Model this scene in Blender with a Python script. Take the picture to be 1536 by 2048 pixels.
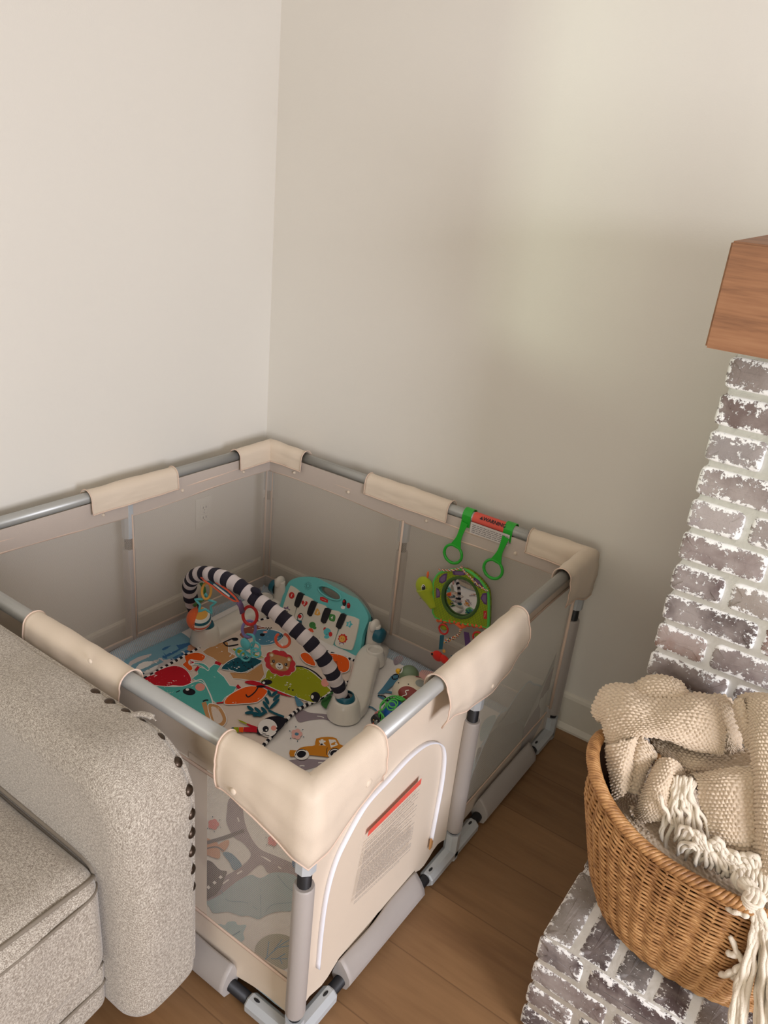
import bpy, bmesh, math, random
import numpy as np
from mathutils import Vector, Matrix, geometry, noise
random.seed(7)
PI = math.pi
for o in list(bpy.data.objects): bpy.data.objects.remove(o)
S = bpy.context.scene
COL = S.collection

# ------------------------------------------------------------ camera
CAM = Vector((1.9041, -2.0959, 1.6436))
YAW, PITCH, ROLL, FPX = 0.5773, 1.1648, 0.1006, 1565.6
ROT = Matrix.Rotation(YAW, 3, 'Z') @ Matrix.Rotation(PITCH, 3, 'X') @ Matrix.Rotation(ROLL, 3, 'Z')
cd = bpy.data.cameras.new('camera'); cam = bpy.data.objects.new('camera', cd); COL.objects.link(cam)
cam.location = CAM; cam.rotation_euler = ROT.to_euler()
cd.sensor_fit = 'VERTICAL'; cd.sensor_height = 24; cd.lens = 24 * FPX / 2048; cd.clip_start = .02
S.camera = cam

# ------------------------------------------------------------ light
S.view_settings.view_transform = 'Standard'; S.view_settings.look = 'None'
S.view_settings.gamma = 1; S.view_settings.use_curve_mapping = False
S.view_settings.exposure = -0.22
w = bpy.data.worlds.new('world'); S.world = w; w.use_nodes = True
w.node_tree.nodes['Background'].inputs[0].default_value = (.75, .85, 1, 1)
w.node_tree.nodes['Background'].inputs[1].default_value = 0.6
def area(name, loc, target, sx, sy, power, color, spread=180):
    l = bpy.data.lights.new(name, 'AREA'); l.shape = 'RECTANGLE'; l.size = sx; l.size_y = sy
    l.energy = power; l.color = color; l.spread = math.radians(spread)
    o = bpy.data.objects.new(name, l); COL.objects.link(o); o.location = loc
    o.rotation_euler = (Vector(target) - Vector(loc)).to_track_quat('-Z', 'Y').to_euler()
    return o
# daylight at the room's windows
area('window_light_right', (4.52, -2.4, 1.38), (0.6, -1.1, 1.0), 1.15, 1.25, 130, (.94, .95, 1.05))
area('window_light_front', (2.9, -5.35, 1.6), (1.2, 0, 0.9), 1.8, 1.4, 36, (1.0, .98, .84))
area('window_light_left', (-.64, -4.13, 1.67), (1.1, 0.1, 1.4), .12, .07, 14, (.84, 1.0, .76), 120)

def ray(px, py):
    return ROT @ Vector(((px - 768) / FPX, -(py - 1024) / FPX, -1.0))
def at(px, py, axis, val, off=0.0):
    d = ray(px, py); t = (val - CAM[axis]) / d[axis]; return CAM + d * (t) 
def atp(px, py, p0, n):
    d = ray(px, py); p0 = Vector(p0); n = Vector(n); return CAM + d * (n.dot(p0 - CAM) / n.dot(d))

# ------------------------------------------------------------ materials
def srgb(r, g, b):
    f = lambda c: (c / 255 / 12.92) if c / 255 < .04045 else ((c / 255 + .055) / 1.055) ** 2.4
    return (f(r), f(g), f(b), 1)
class NT:
    def __init__(s, name):
        s.m = bpy.data.materials.new(name); s.m.use_nodes = True; s.t = s.m.node_tree
        s.b = s.t.nodes['Principled BSDF']; s.out = s.t.nodes['Material Output']
    def n(s, typ, **kw):
        x = s.t.nodes.new(typ)
        for k, v in kw.items():
            if isinstance(v, bpy.types.NodeSocket): s.t.links.new(v, x.inputs[k])
            elif k[0] == '_': setattr(x, k[1:], v)
            else: x.inputs[k].default_value = v
        return x
    def l(s, a, b): s.t.links.new(a, b)
    def math(s, op, a, b=None, c=None):
        x = s.t.nodes.new('ShaderNodeMath'); x.operation = op
        for i, v in enumerate((a, b, c)):
            if v is None: continue
            if isinstance(v, (int, float)): x.inputs[i].default_value = v
            else: s.l(v, x.inputs[i])
        return x.outputs[0]
    def mix(s, f, a, b, blend='MIX'):
        x = s.t.nodes.new('ShaderNodeMix'); x.data_type = 'RGBA'; x.blend_type = blend
        for i, v in ((0, f), (6, a), (7, b)):
            if isinstance(v, bpy.types.NodeSocket): s.l(v, x.inputs[i])
            else: x.inputs[i].default_value = v
        return x.outputs[2]
    def ramp(s, f, stops):
        x = s.t.nodes.new('ShaderNodeValToRGB'); s.l(f, x.inputs[0]); e = x.color_ramp.elements
        while len(e) < len(stops): e.new(.5)
        for i, (p, c) in enumerate(stops): e[i].position = p; e[i].color = c if len(c) == 4 else (*c, 1)
        return x.outputs[0]
    def co(s, kind='Object'): return s.t.nodes.new('ShaderNodeTexCoord').outputs[kind]
    def noise(s, co, scale, detail=3, rough=.5, **kw):
        return s.n('ShaderNodeTexNoise', Vector=co, Scale=scale, Detail=detail, Roughness=rough, **kw).outputs['Fac']
    def bump(s, h, dist=.001, strength=1):
        x = s.n('ShaderNodeBump', Height=h, Distance=dist, Strength=strength); s.l(x.outputs[0], s.b.inputs['Normal'])
def mat(name, c, rough=.6, metal=0, bump=0, bscale=300, var=0.0, vscale=8, spec=.5, sheen=0, coat=0):
    t = NT(name); b = t.b
    b.inputs['Roughness'].default_value = rough; b.inputs['Metallic'].default_value = metal
    b.inputs['Specular IOR Level'].default_value = spec
    if sheen: b.inputs['Sheen Weight'].default_value = sheen
    if coat: b.inputs['Coat Weight'].default_value = coat
    co = t.co()
    if var:
        c2 = tuple(x * (1 - var) for x in c[:3]) + (1,)
        t.l(t.mix(t.noise(co, vscale), c2, c), b.inputs['Base Color'])
    else:
        n = t.noise(co, 40); c2 = tuple(x * .96 for x in c[:3]) + (1,)
        t.l(t.mix(n, c2, c), b.inputs['Base Color'])
    if bump: t.bump(t.noise(co, bscale), bump)
    return t.m
M = {}
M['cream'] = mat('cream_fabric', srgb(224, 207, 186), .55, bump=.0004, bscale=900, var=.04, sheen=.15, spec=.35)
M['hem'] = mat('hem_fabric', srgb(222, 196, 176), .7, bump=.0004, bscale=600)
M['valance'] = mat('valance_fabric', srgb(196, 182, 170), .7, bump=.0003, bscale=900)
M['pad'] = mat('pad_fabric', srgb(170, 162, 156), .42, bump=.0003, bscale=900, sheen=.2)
M['tube'] = mat('grey_painted_tube', srgb(176, 176, 172), .38, metal=.35)
M['conn'] = mat('grey_plastic', srgb(184, 188, 190), .42)
M['black'] = mat('black_plastic', srgb(22, 22, 26), .5)
M['white'] = mat('white_fabric', srgb(226, 220, 214), .8)
M['zip'] = mat('white_zipper_tape', srgb(244, 244, 250), .6, bump=.0004, bscale=1200)
M['gloss'] = mat('white_gloss_plastic', srgb(226, 220, 210), .22, coat=.3)
M['cup'] = mat('white_plastic_inner', srgb(205, 200, 190), .4)
PAL = dict(cream=(222, 205, 192), matwhite=(236, 231, 227), red=(192, 22, 40), orange=(232, 92, 22), teal=(86, 176, 168), dteal=(18, 82, 98),
           black=(26, 24, 34), hi=(235, 232, 226), pink=(236, 158, 144), tan=(196, 146, 96), lime=(156, 160, 24), green=(60, 110, 60),
           water=(120, 164, 182), dblue=(64, 112, 158), cloud=(205, 196, 194), road=(152, 138, 146), lake=(156, 182, 190), lblue=(164, 196, 204),
           olive=(158, 160, 142), grey=(92, 84, 86), car=(206, 132, 34), flower=(226, 130, 128), peach=(214, 156, 124), blueg=(82, 132, 158),
           blush=(232, 178, 170), brown=(150, 84, 70), bind=(168, 190, 204), gsage=(205, 205, 195))
for k, c in PAL.items(): M['p_' + k] = mat('print_' + k, srgb(*c), .85, bump=.0003, bscale=700, var=.05, vscale=30, spec=.25)
PL = dict(aqua=(104, 196, 196), navy=(14, 44, 56), teal=(10, 92, 112), key=(228, 222, 208), kblack=(24, 24, 30), red=(208, 36, 34), green=(36, 168, 44), gdk=(24, 120, 30),
          orange=(238, 106, 52), purple=(136, 124, 186), rattle=(96, 196, 204), lionred=(200, 34, 50), tan=(188, 136, 84), yellow=(240, 182, 20), sage=(112, 134, 104),
          offw=(224, 212, 190), maroon=(138, 44, 34), blue=(18, 96, 180), lgreen=(84, 196, 84), coral=(238, 96, 60), lime=(172, 186, 34), violet=(92, 56, 110),
          pur2=(120, 92, 132), wht=(240, 238, 232), fish=(226, 40, 24), yel2=(236, 176, 80), grn2=(70, 140, 70), dkgreen=(62, 96, 30), grey=(150, 154, 150), dred=(150, 22, 30))
for k, c in PL.items(): M['c_' + k] = mat('plastic_' + k, srgb(*c), .35, coat=.15)
for k in ('lime', 'violet', 'pur2', 'orange', 'coral', 'teal', 'wht', 'kblack', 'fish', 'lgreen', 'yel2', 'dkgreen', 'red'):
    M['f_' + k] = mat('cloth_' + k, srgb(*PL[k]), .85, bump=.0005, bscale=500, sheen=.2)

# painted walls
def wall_mat():
    t = NT('wall_paint'); co = t.co()
    t.l(t.mix(t.noise(co, 1.5), srgb(226, 221, 211), srgb(231, 226, 216)), t.b.inputs['Base Color'])
    t.b.inputs['Roughness'].default_value = .62; t.bump(t.noise(co, 260, 2), .0006, .35); return t.m
M['wall'] = wall_mat()
M['trim'] = mat('trim_paint', srgb(226, 220, 206), .4)
def wood_mat(name, c1, c2, c3, planks=None, rough=.42, stretch=(1.2, 14, 14)):
    t = NT(name); co = t.co()
    mp = t.n('ShaderNodeMapping', Vector=co); mp.inputs['Scale'].default_value = stretch
    vec = mp.outputs[0]
    if planks:
        sx = t.n('ShaderNodeSeparateXYZ', Vector=co)
        row = t.math('FLOOR', t.math('DIVIDE', sx.outputs['Y'], planks[1]))
        offs = t.n('ShaderNodeTexWhiteNoise', _noise_dimensions='1D', W=row)
        xx = t.math('ADD', t.math('DIVIDE', sx.outputs['X'], planks[0]), offs.outputs['Value'])
        cellx = t.math('FLOOR', xx)
        rnd = t.n('ShaderNodeTexWhiteNoise', _noise_dimensions='2D')
        cv = t.n('ShaderNodeCombineXYZ', X=cellx, Y=row); t.l(cv.outputs[0], rnd.inputs['Vector'])
        add = t.n('ShaderNodeVectorMath', _operation='MULTIPLY_ADD'); t.l(rnd.outputs['Color'], add.inputs[0]); add.inputs[1].default_value = (9, 9, 9); t.l(vec, add.inputs[2])
        vec = add.outputs[0]
        fy = t.math('FRACT', t.math('DIVIDE', sx.outputs['Y'], planks[1])); fx = t.math('FRACT', xx)
        ey = t.math('MINIMUM', fy, t.math('SUBTRACT', 1, fy)); ex = t.math('MINIMUM', fx, t.math('SUBTRACT', 1, fx))
        gap = t.math('MINIMUM', t.math('DIVIDE', ey, .0022 / planks[1]), t.math('DIVIDE', ex, .0022 / planks[0]))
        gap = t.math('MINIMUM', gap, 1.0)
    n1 = t.noise(vec, 1.6, 5, .6, Distortion=.6); n2 = t.noise(vec, 9, 4, .6)
    f = t.math('ADD', t.math('MULTIPLY', n1, .75), t.math('MULTIPLY', n2, .3))
    c = t.ramp(f, [(.36, c1), (.52, c2), (.68, c3)])
    if planks:
        br = t.math('MULTIPLY_ADD', rnd.outputs['Value'], .12, .90)
        c = t.mix(1.0, c, t.n('ShaderNodeCombineXYZ', X=br, Y=br, Z=br).outputs[0], 'MULTIPLY')
        c = t.mix(gap, tuple(x * .7 for x in c1[:3]) + (1,), c)
    t.l(c, t.b.inputs['Base Color']); t.b.inputs['Roughness'].default_value = rough
    t.bump(n2, .0004, .4); return t.m
M['floor'] = wood_mat('oak_planks', srgb(126, 92, 60), srgb(140, 105, 70), srgb(152, 115, 78), planks=(1.8, .19), rough=.45, stretch=(.8, 7, 7))
M['mantel'] = wood_mat('cedar_beam', srgb(110, 72, 48), srgb(146, 100, 68), srgb(160, 114, 80), rough=.6, stretch=(1.5, 12, 22))

def linen_mat():
    t = NT('sofa_linen'); co = t.co()
    mp = t.n('ShaderNodeMapping', Vector=co); mp.inputs['Scale'].default_value = (220, 900, 900)
    mq = t.n('ShaderNodeMapping', Vector=co); mq.inputs['Scale'].default_value = (900, 240, 240)
    a = t.noise(mp.outputs[0], 1, 2); b = t.noise(mq.outputs[0], 1, 2); f = t.math('MULTIPLY', t.math('ADD', a, b), .5)
    sx = t.n('ShaderNodeSeparateXYZ', Vector=co); K = 2 * PI / .0032; sn = lambda v: t.math('SINE', t.math('MULTIPLY', v, K))
    wv = t.math('MULTIPLY', sn(t.math('ADD', sx.outputs['X'], sx.outputs['Z'])), sn(t.math('ADD', sx.outputs['Y'], t.math('MULTIPLY', sx.outputs['Z'], .5))))
    f = t.math('MULTIPLY_ADD', wv, .045, f)
    c = t.ramp(f, [(.37, srgb(124, 112, 98)), (.5, srgb(166, 156, 142)), (.63, srgb(212, 204, 190))])
    t.l(c, t.b.inputs['Base Color']); t.b.inputs['Roughness'].default_value = .85; t.b.inputs['Sheen Weight'].default_value = .3
    t.bump(f, .0012, .7); return t.m
M['linen'] = linen_mat()
M['bronze'] = mat('bronze_nail', srgb(78, 66, 56), .35, metal=.85)
M['piping'] = mat('piping_fabric', srgb(132, 122, 108), .85, bump=.0005, bscale=600)

def net_mat(name, c, period, cover):
    t = NT(name); uv = t.t.nodes.new('ShaderNodeUVMap').outputs[0]
    sp = t.n('ShaderNodeSeparateXYZ', Vector=uv); u, v = sp.outputs[0], sp.outputs[1]
    row = t.math('FLOOR', t.math('DIVIDE', v, period * .8))
    half = t.math('MULTIPLY', t.math('MODULO', t.math('ABSOLUTE', row), 2), .5)
    fu = t.math('SUBTRACT', t.math('FRACT', t.math('ADD', t.math('DIVIDE', u, period), half)), .5)
    fv = t.math('SUBTRACT', t.math('FRACT', t.math('DIVIDE', v, period * .8)), .5)
    d = t.math('SQRT', t.math('ADD', t.math('MULTIPLY', fu, fu), t.math('MULTIPLY', t.math('MULTIPLY', fv, fv), 1.0)))
    thr = math.sqrt((1 - cover) / PI)
    a = t.math('GREATER_THAN', d, thr)
    t.b.inputs['Base Color'].default_value = c; t.b.inputs['Roughness'].default_value = .7
    t.l(a, t.b.inputs['Alpha']); return t.m
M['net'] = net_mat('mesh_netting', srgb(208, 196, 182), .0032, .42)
M['netr'] = net_mat('glare_whitened_netting', srgb(242, 242, 234), .0028, .64)  # daylight glare on the right panel put into a whiter, denser net
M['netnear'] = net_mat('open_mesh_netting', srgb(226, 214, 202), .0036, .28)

def brick_mat():
    t = NT('whitewashed_brick'); co = t.co()
    at_ = t.n('ShaderNodeAttribute', _attribute_name='bcol'); we = t.n('ShaderNodeAttribute', _attribute_name='wear')
    mottle = t.noise(co, 22, 5, .65)
    c = t.mix(t.math('MULTIPLY', mottle, .8), at_.outputs['Color'], t.mix(1.0, at_.outputs['Color'], (.62, .58, .58, 1), 'MULTIPLY'))
    # grey haze of thin whitewash
    hz = t.ramp(t.noise(co, 9, 4, .6), [(.40, (0, 0, 0)), (.60, (.65, .65, .65))])
    c = t.mix(hz, c, srgb(178, 168, 162))
    n1 = t.noise(co, 70, 6, .75); n2 = t.noise(co, 240, 3, .6)
    sel = t.math('ADD', t.math('ADD', t.math('MULTIPLY', n1, .75), t.math('MULTIPLY', n2, .25)), t.math('MULTIPLY', we.outputs['Fac'], .15))
    sel = t.math('ADD', sel, t.math('MULTIPLY', t.math('SUBTRACT', t.noise(co, 5, 2), .5), .10))
    f = t.ramp(sel, [(.585, (0, 0, 0)), (.61, (1, 1, 1))])
    c = t.mix(f, c, srgb(240, 238, 234))
    t.l(c, t.b.inputs['Base Color']); t.b.inputs['Roughness'].default_value = .85
    t.bump(t.math('ADD', t.math('MULTIPLY', n1, .8), t.math('MULTIPLY', f, .5)), .003, .7); return t.m
M['brick'] = brick_mat()
M['mortar'] = mat('white_mortar', srgb(242, 240, 236), .85, bump=.003, bscale=40, var=.04)
def wicker_mat():
    t = NT('wicker'); co = t.co()
    n = t.noise(co, 60, 3); n2 = t.noise(co, 5, 2)
    c = t.ramp(t.math('ADD', t.math('MULTIPLY', n, .6), t.math('MULTIPLY', n2, .4)), [(.35, srgb(138, 94, 54)), (.5, srgb(178, 130, 80)), (.66, srgb(208, 162, 108))])
    t.l(c, t.b.inputs['Base Color']); t.b.inputs['Roughness'].default_value = .5; t.bump(n, .0006, .5); return t.m
M['wicker'] = wicker_mat()
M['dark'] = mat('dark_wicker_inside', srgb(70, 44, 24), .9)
M['yarn'] = mat('cream_yarn', srgb(226, 206, 180), .95, bump=.0012, bscale=450, var=.10, vscale=60, sheen=.35, spec=.15)
M['fringe'] = mat('ivory_yarn', srgb(236, 224, 204), .95, bump=.001, bscale=500, sheen=.35, spec=.15)
M['mirror'] = mat('toy_mirror', srgb(225, 225, 225), .04, metal=1)
M['outlet'] = mat('outlet_plastic', srgb(236, 232, 222), .35)
M['redlabel'] = mat('label_red', srgb(226, 92, 76), .7)
M['ink'] = mat('label_ink', srgb(128, 122, 120), .8)
M['paper'] = mat('label_paper', srgb(208, 200, 194), .8)

# ------------------------------------------------------------ mesh builder
class MB:
    def __init__(s): s.v = []; s.f = []; s.mi = []; s.ms = []; s.sm = []; s.uv = None
    def m(s, name):
        if name not in s.ms: s.ms.append(name)
        return s.ms.index(name)
    def add(s, vs, fs, mname, smooth=True):
        b = len(s.v); s.v += [tuple(x) for x in vs]; i = s.m(mname)
        for f in fs: s.f.append(tuple(b + k for k in f)); s.mi.append(i); s.sm.append(smooth)
        return s
    def box(s, lo, hi, mname, bev=0, rot=None, c=None):
        bm = bmesh.new(); bmesh.ops.create_cube(bm, size=1)
        L = Vector(lo); H = Vector(hi)
        for v in bm.verts: v.co = Vector([(L[i] + H[i]) / 2 + v.co[i] * (H[i] - L[i]) for i in range(3)])
        if bev: bmesh.ops.bevel(bm, geom=bm.edges[:], offset=bev, segments=3, profile=.5, affect='EDGES')
        s.bm(bm, mname, smooth=bool(bev), mtx=rot); return s
    def bm(s, bm, mname, smooth=True, mtx=None):
        bm.verts.ensure_lookup_table(); bm.verts.index_update()
        vs = [(mtx @ v.co if mtx is not None else v.co.copy()) for v in bm.verts]
        s.add(vs, [[v.index for v in f.verts] for f in bm.faces], mname, smooth); bm.free()
    def ell(s, c, r, mname, seg=20, rings=12, mtx=None):
        c = Vector(c); r = Vector(r) if hasattr(r, '__len__') else Vector((r, r, r)); vs = []; fs = []
        R = mtx if mtx is not None else Matrix.Identity(3)
        for i in range(rings + 1):
            a = PI * i / rings
            for j in range(seg):
                b = 2 * PI * j / seg
                vs.append(c + R @ Vector((r.x * math.sin(a) * math.cos(b), r.y * math.sin(a) * math.sin(b), r.z * math.cos(a))))
        for i in range(rings):
            for j in range(seg):
                k = (j + 1) % seg; fs.append((i * seg + j, (i + 1) * seg + j, (i + 1) * seg + k, i * seg + k))
        return s.add(vs, fs, mname)
    def tube(s, pts, r, mname, sides=10, closed=False, cap=True, mats=None, flat=None, smooth=True):
        """pts world points, r radius or list; mats(i)->material name per segment; flat=(w,h) scale"""
        P = [Vector(p) for p in pts]; n = len(P); vs = []; fs = []
        T = []
        for i in range(n):
            a = P[(i - 1) % n] if (closed or i) else P[0]; b = P[(i + 1) % n] if (closed or i < n - 1) else P[-1]
            t = (b - a); T.append(t.normalized() if t.length > 1e-9 else Vector((0, 0, 1)))
        up = Vector((0, 0, 1)) if abs(T[0].z) < .9 else Vector((1, 0, 0))
        nrm = (up - T[0] * up.dot(T[0])).normalized()
        for i in range(n):
            nrm = (nrm - T[i] * nrm.dot(T[i]))
            nrm = nrm.normalized() if nrm.length > 1e-6 else T[i].orthogonal().normalized()
            bn = T[i].cross(nrm); rr = r[i] if hasattr(r, '__len__') else r
            for j in range(sides):
                a = 2 * PI * (j + .5) / sides
                x, y = math.cos(a) * rr, math.sin(a) * rr
                if flat: x *= flat[0]; y *= flat[1]
                vs.append(P[i] + nrm * x + bn * y)
        segs = n if closed else n - 1; b0 = len(s.v); s.v += [tuple(v) for v in vs]
        for i in range(segs):
            i2 = (i + 1) % n; mi = s.m(mats(i) if mats else mname)
            for j in range(sides):
                k = (j + 1) % sides
                s.f.append((b0 + i * sides + j, b0 + i2 * sides + j, b0 + i2 * sides + k, b0 + i * sides + k)); s.mi.append(mi); s.sm.append(smooth)
        if cap and not closed:
            s.f.append(tuple(b0 + j for j in range(sides))[::-1]); s.mi.append(s.m(mats(0) if mats else mname)); s.sm.append(False)
            s.f.append(tuple(b0 + (n - 1) * sides + j for j in range(sides))); s.mi.append(s.m(mats(segs - 1) if mats else mname)); s.sm.append(False)
        return s
    def grid(s, fn, nu, nv, mname, uvf=None):
        vs = [fn(i / nu, j / nv) for j in range(nv + 1) for i in range(nu + 1)]
        fs = [(j * (nu + 1) + i, j * (nu + 1) + i + 1, (j + 1) * (nu + 1) + i + 1, (j + 1) * (nu + 1) + i) for j in range(nv) for i in range(nu)]
        return s.add(vs, fs, mname)
    def lathe(s, prof, mname, seg=28, mtx=None, sx=1, sy=1):
        """prof [(r,z)]; mtx 4x4"""
        vs = []; fs = []; n = len(prof)
        for r, z in prof:
            for j in range(seg):
                a = 2 * PI * j / seg; v = Vector((r * math.cos(a) * sx, r * math.sin(a) * sy, z)); vs.append(mtx @ v if mtx is not None else v)
        for i in range(n - 1):
            for j in range(seg):
                k = (j + 1) % seg; fs.append((i * seg + j, i * seg + k, (i + 1) * seg + k, (i + 1) * seg + j))
        return s.add(vs, fs, mname)
    def prism(s, pts, d, mname, smooth=False, mback=None):
        """pts: 3D polygon (planar), d: extrusion vector; closed solid"""
        P = [Vector(p) for p in pts]; d = Vector(d); n = len(P)
        tri = geometry.tessellate_polygon([P]); vs = P + [p + d for p in P]
        s.add(vs, [tuple(t) for t in tri], mname, False)
        b = len(s.v) - 2 * n; i = s.m(mback or mname)
        for t in tri: s.f.append(tuple(b + n + k for k in t[::-1])); s.mi.append(s.m(mname)); s.sm.append(False)
        for k in range(n):
            s.f.append((b + k, b + (k + 1) % n, b + n + (k + 1) % n, b + n + k)); s.mi.append(i); s.sm.append(smooth)
        return s
    def build(s, name, parent=None, mods=None, uvmode=None, origin=None, fixn=True):
        me = bpy.data.meshes.new(name)
        if parent is not None: org = Vector(parent['_o'])
        elif origin is not None: org = Vector(origin)
        else:
            A = np.array(s.v); org = Vector(((A[:, 0].min() + A[:, 0].max()) / 2, (A[:, 1].min() + A[:, 1].max()) / 2, A[:, 2].min()))
        me.from_pydata([(x - org.x, y - org.y, z - org.z) for x, y, z in s.v], [], s.f)
        for k in s.ms: me.materials.append(M[k])
        me.polygons.foreach_set('material_index', s.mi); me.polygons.foreach_set('use_smooth', s.sm)
        if uvmode:
            uvl = me.uv_layers.new(name='UVMap'); co = [s.v[l.vertex_index] for l in me.loops]
            for i, c in enumerate(co): uvl.data[i].uv = uvmode(c)
        if fixn:
            bm = bmesh.new(); bm.from_mesh(me); bmesh.ops.recalc_face_normals(bm, faces=bm.faces[:]); bm.to_mesh(me); bm.free()
        me.update()
        o = bpy.data.objects.new(name, me); COL.objects.link(o)
        if parent is not None: o.parent = parent
        else: o.location = org
        o['_o'] = tuple(org)
        return o
def thing(name, loc, label, cat, group=None):
    o = bpy.data.objects.new(name, None); COL.objects.link(o); o.location = loc; o['_o'] = tuple(loc)
    o.empty_display_size = .05; return tag(o, label, cat, group)
def tag(o, label, cat, group=None):
    o['label'] = label; o['category'] = cat
    if group: o['group'] = group
    return o
def struct(o): o['kind'] = 'structure'; return o
def smooth_path(pts, n=8, closed=False):
    P = [Vector(p) for p in pts]; out = []; N = len(P)
    for i in range(N if closed else N - 1):
        p0 = P[(i - 1) % N] if (closed or i) else P[0] * 2 - P[1]; p1 = P[i]; p2 = P[(i + 1) % N]
        p3 = P[(i + 2) % N] if (closed or i < N - 2) else P[-1] * 2 - P[-2]
        for k in range(n):
            t = k / n; out.append(.5 * ((2 * p1) + (p2 - p0) * t + (2 * p0 - 5 * p1 + 4 * p2 - p3) * t * t + (3 * p1 - p0 - 3 * p2 + p3) * t ** 3))
    if not closed: out.append(P[-1])
    return out
def text_mb(mb, s, mtx, size, mname, depth=.0004, bold=0.0):
    cu = bpy.data.curves.new('t', 'FONT'); cu.body = s; cu.size = size; cu.extrude = depth; cu.align_x = 'CENTER'; cu.align_y = 'CENTER'; cu.offset = bold
    cu.resolution_u = 3
    o = bpy.data.objects.new('t', cu); COL.objects.link(o); dg = bpy.context.evaluated_depsgraph_get(); me = o.evaluated_get(dg).to_mesh()
    mb.add([mtx @ v.co for v in me.vertices], [tuple(p.vertices) for p in me.polygons], mname, False)
    o.evaluated_get(dg).to_mesh_clear(); bpy.data.objects.remove(o); bpy.data.curves.remove(cu)
def frame(o, x, y, z=None):
    x = Vector(x).normalized(); y = Vector(y); y = (y - x * y.dot(x)).normalized(); z = x.cross(y)
    m = Matrix((x, y, z)).transposed().to_4x4(); m.translation = Vector(o); return m

# ------------------------------------------------------------ room
XL, YB, XR, YF, ZC = -.10, .085, 4.6, -5.4, 2.7
def wall_with_holes(name, axis, val, thick, a0, a1, holes):
    """wall in plane axis=val spanning a0..a1 horizontally, holes [(h0,h1,z0,z1)]"""
    mb = MB()
    def bx(h0, h1, z0, z1):
        if h1 - h0 < 1e-4 or z1 - z0 < 1e-4: return
        if axis == 0: lo = (min(val, val + thick), h0, z0); hi = (max(val, val + thick), h1, z1)
        else: lo = (h0, min(val, val + thick), z0); hi = (h1, max(val, val + thick), z1)
        mb.box(lo, hi, 'wall')
    cur = a0
    for h0, h1, z0, z1 in sorted(holes):
        bx(cur, h0, 0, ZC); bx(h0, h1, 0, z0); bx(h0, h1, z1, ZC); cur = h1
    bx(cur, a1, 0, ZC); return struct(mb.build(name))
wall_with_holes('wall_left', 0, XL, -.15, YF, YB, [(-3.75, -2.55, 1.47, 2.2)])
wall_with_holes('wall_back', 1, YB, .15, XL - .15, XR + .15, [])
wall_with_holes('wall_right', 0, XR, .15, YF, YB, [(-3.2, -1.6, .5, 2.4)])
wall_with_holes('wall_front', 1, YF, -.15, XL - .15, XR + .15, [(1.9, 3.9, .7, 2.4)])
struct(MB().box((XL - .15, YF - .15, -.06), (XR + .15, YB + .15, 0), 'floor').build('floor', origin=(0, 0, 0)))
struct(MB().box((XL - .15, YF - .15, ZC), (XR + .15, YB + .15, ZC + .1), 'wall').build('ceiling'))
def win(name, axis, val, h0, h1, z0, z1):
    mb = MB(); t = .05
    for a, b, c, d in ((h0, h1, z0, z0 + t), (h0, h1, z1 - t, z1), (h0, h0 + t, z0, z1), (h1 - t, h1, z0, z1), ((h0 + h1) / 2 - .02, (h0 + h1) / 2 + .02, z0, z1)):
        if axis == 0: mb.box((val, a, c), (val + .06, b, d), 'trim')
        else: mb.box((a, val, c), (b, val + .06, d), 'trim')
    struct(mb.build(name))
win('window_1', 0, XL - .11, -3.75, -2.55, 1.47, 2.2); win('window_2', 0, XR + .05, -3.2, -1.6, .5, 2.4); win('window_3', 1, YF - .11, 1.9, 3.9, .7, 2.4)
def baseb(name, axis, val, a0, a1, sgn):
    prof = [(0, 0), (.026, 0), (.026, .008), (.016, .02), (.013, .022), (.013, .118), (.010, .128), (.004, .133), (0, .134)]
    mb = MB(); n = len(prof); vs = []
    for a in (a0, a1):
        for d, z in prof: vs.append((val + sgn * d, a, z) if axis == 0 else (a, val + sgn * d, z))
    fs = [(i, (i + 1) % n, n + (i + 1) % n, n + i) for i in range(n)] + [tuple(range(n)), tuple(range(n, 2 * n))[::-1]]
    mb.add(vs, fs, 'trim', False); return struct(mb.build(name))
baseb('baseboard_left', 0, XL, YF, YB, 1); baseb('baseboard_back', 1, YB, XL, 1.6, -1)
baseb('baseboard_right', 0, XR, YF, YB, -1); baseb('baseboard_front', 1, YF, XL, XR, 1)
# wall outlet
t = thing('electrical_outlet', (XL, -.245, .375), 'white double electrical outlet on the left wall seen through the playpen mesh', 'outlet')
pc = Vector((XL, -.245, .433))
MB().box((XL, -.283, .373), (XL + .006, -.207, .493), 'outlet', .0025).build('face_plate', t)
for dz in (-.02, .02):
    mb = MB().box((XL + .005, -.262, .433 + dz - .015), (XL + .009, -.228, .433 + dz + .015), 'outlet', .002)
    for dy in (-.007, .007): mb.box((XL + .0085, -.245 + dy - .0012, .433 + dz - .002), (XL + .0095, -.245 + dy + .0012, .433 + dz + .007), 'black')
    mb.ell((XL + .0085, -.245, .433 + dz - .008), (.001, .002, .002), 'black', 8, 6)
    mb.build('receptacle', t)
MB().ell((XL + .006, -.245, .433), (.002, .003, .003), 'conn', 10, 6).build('screw', t)

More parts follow.
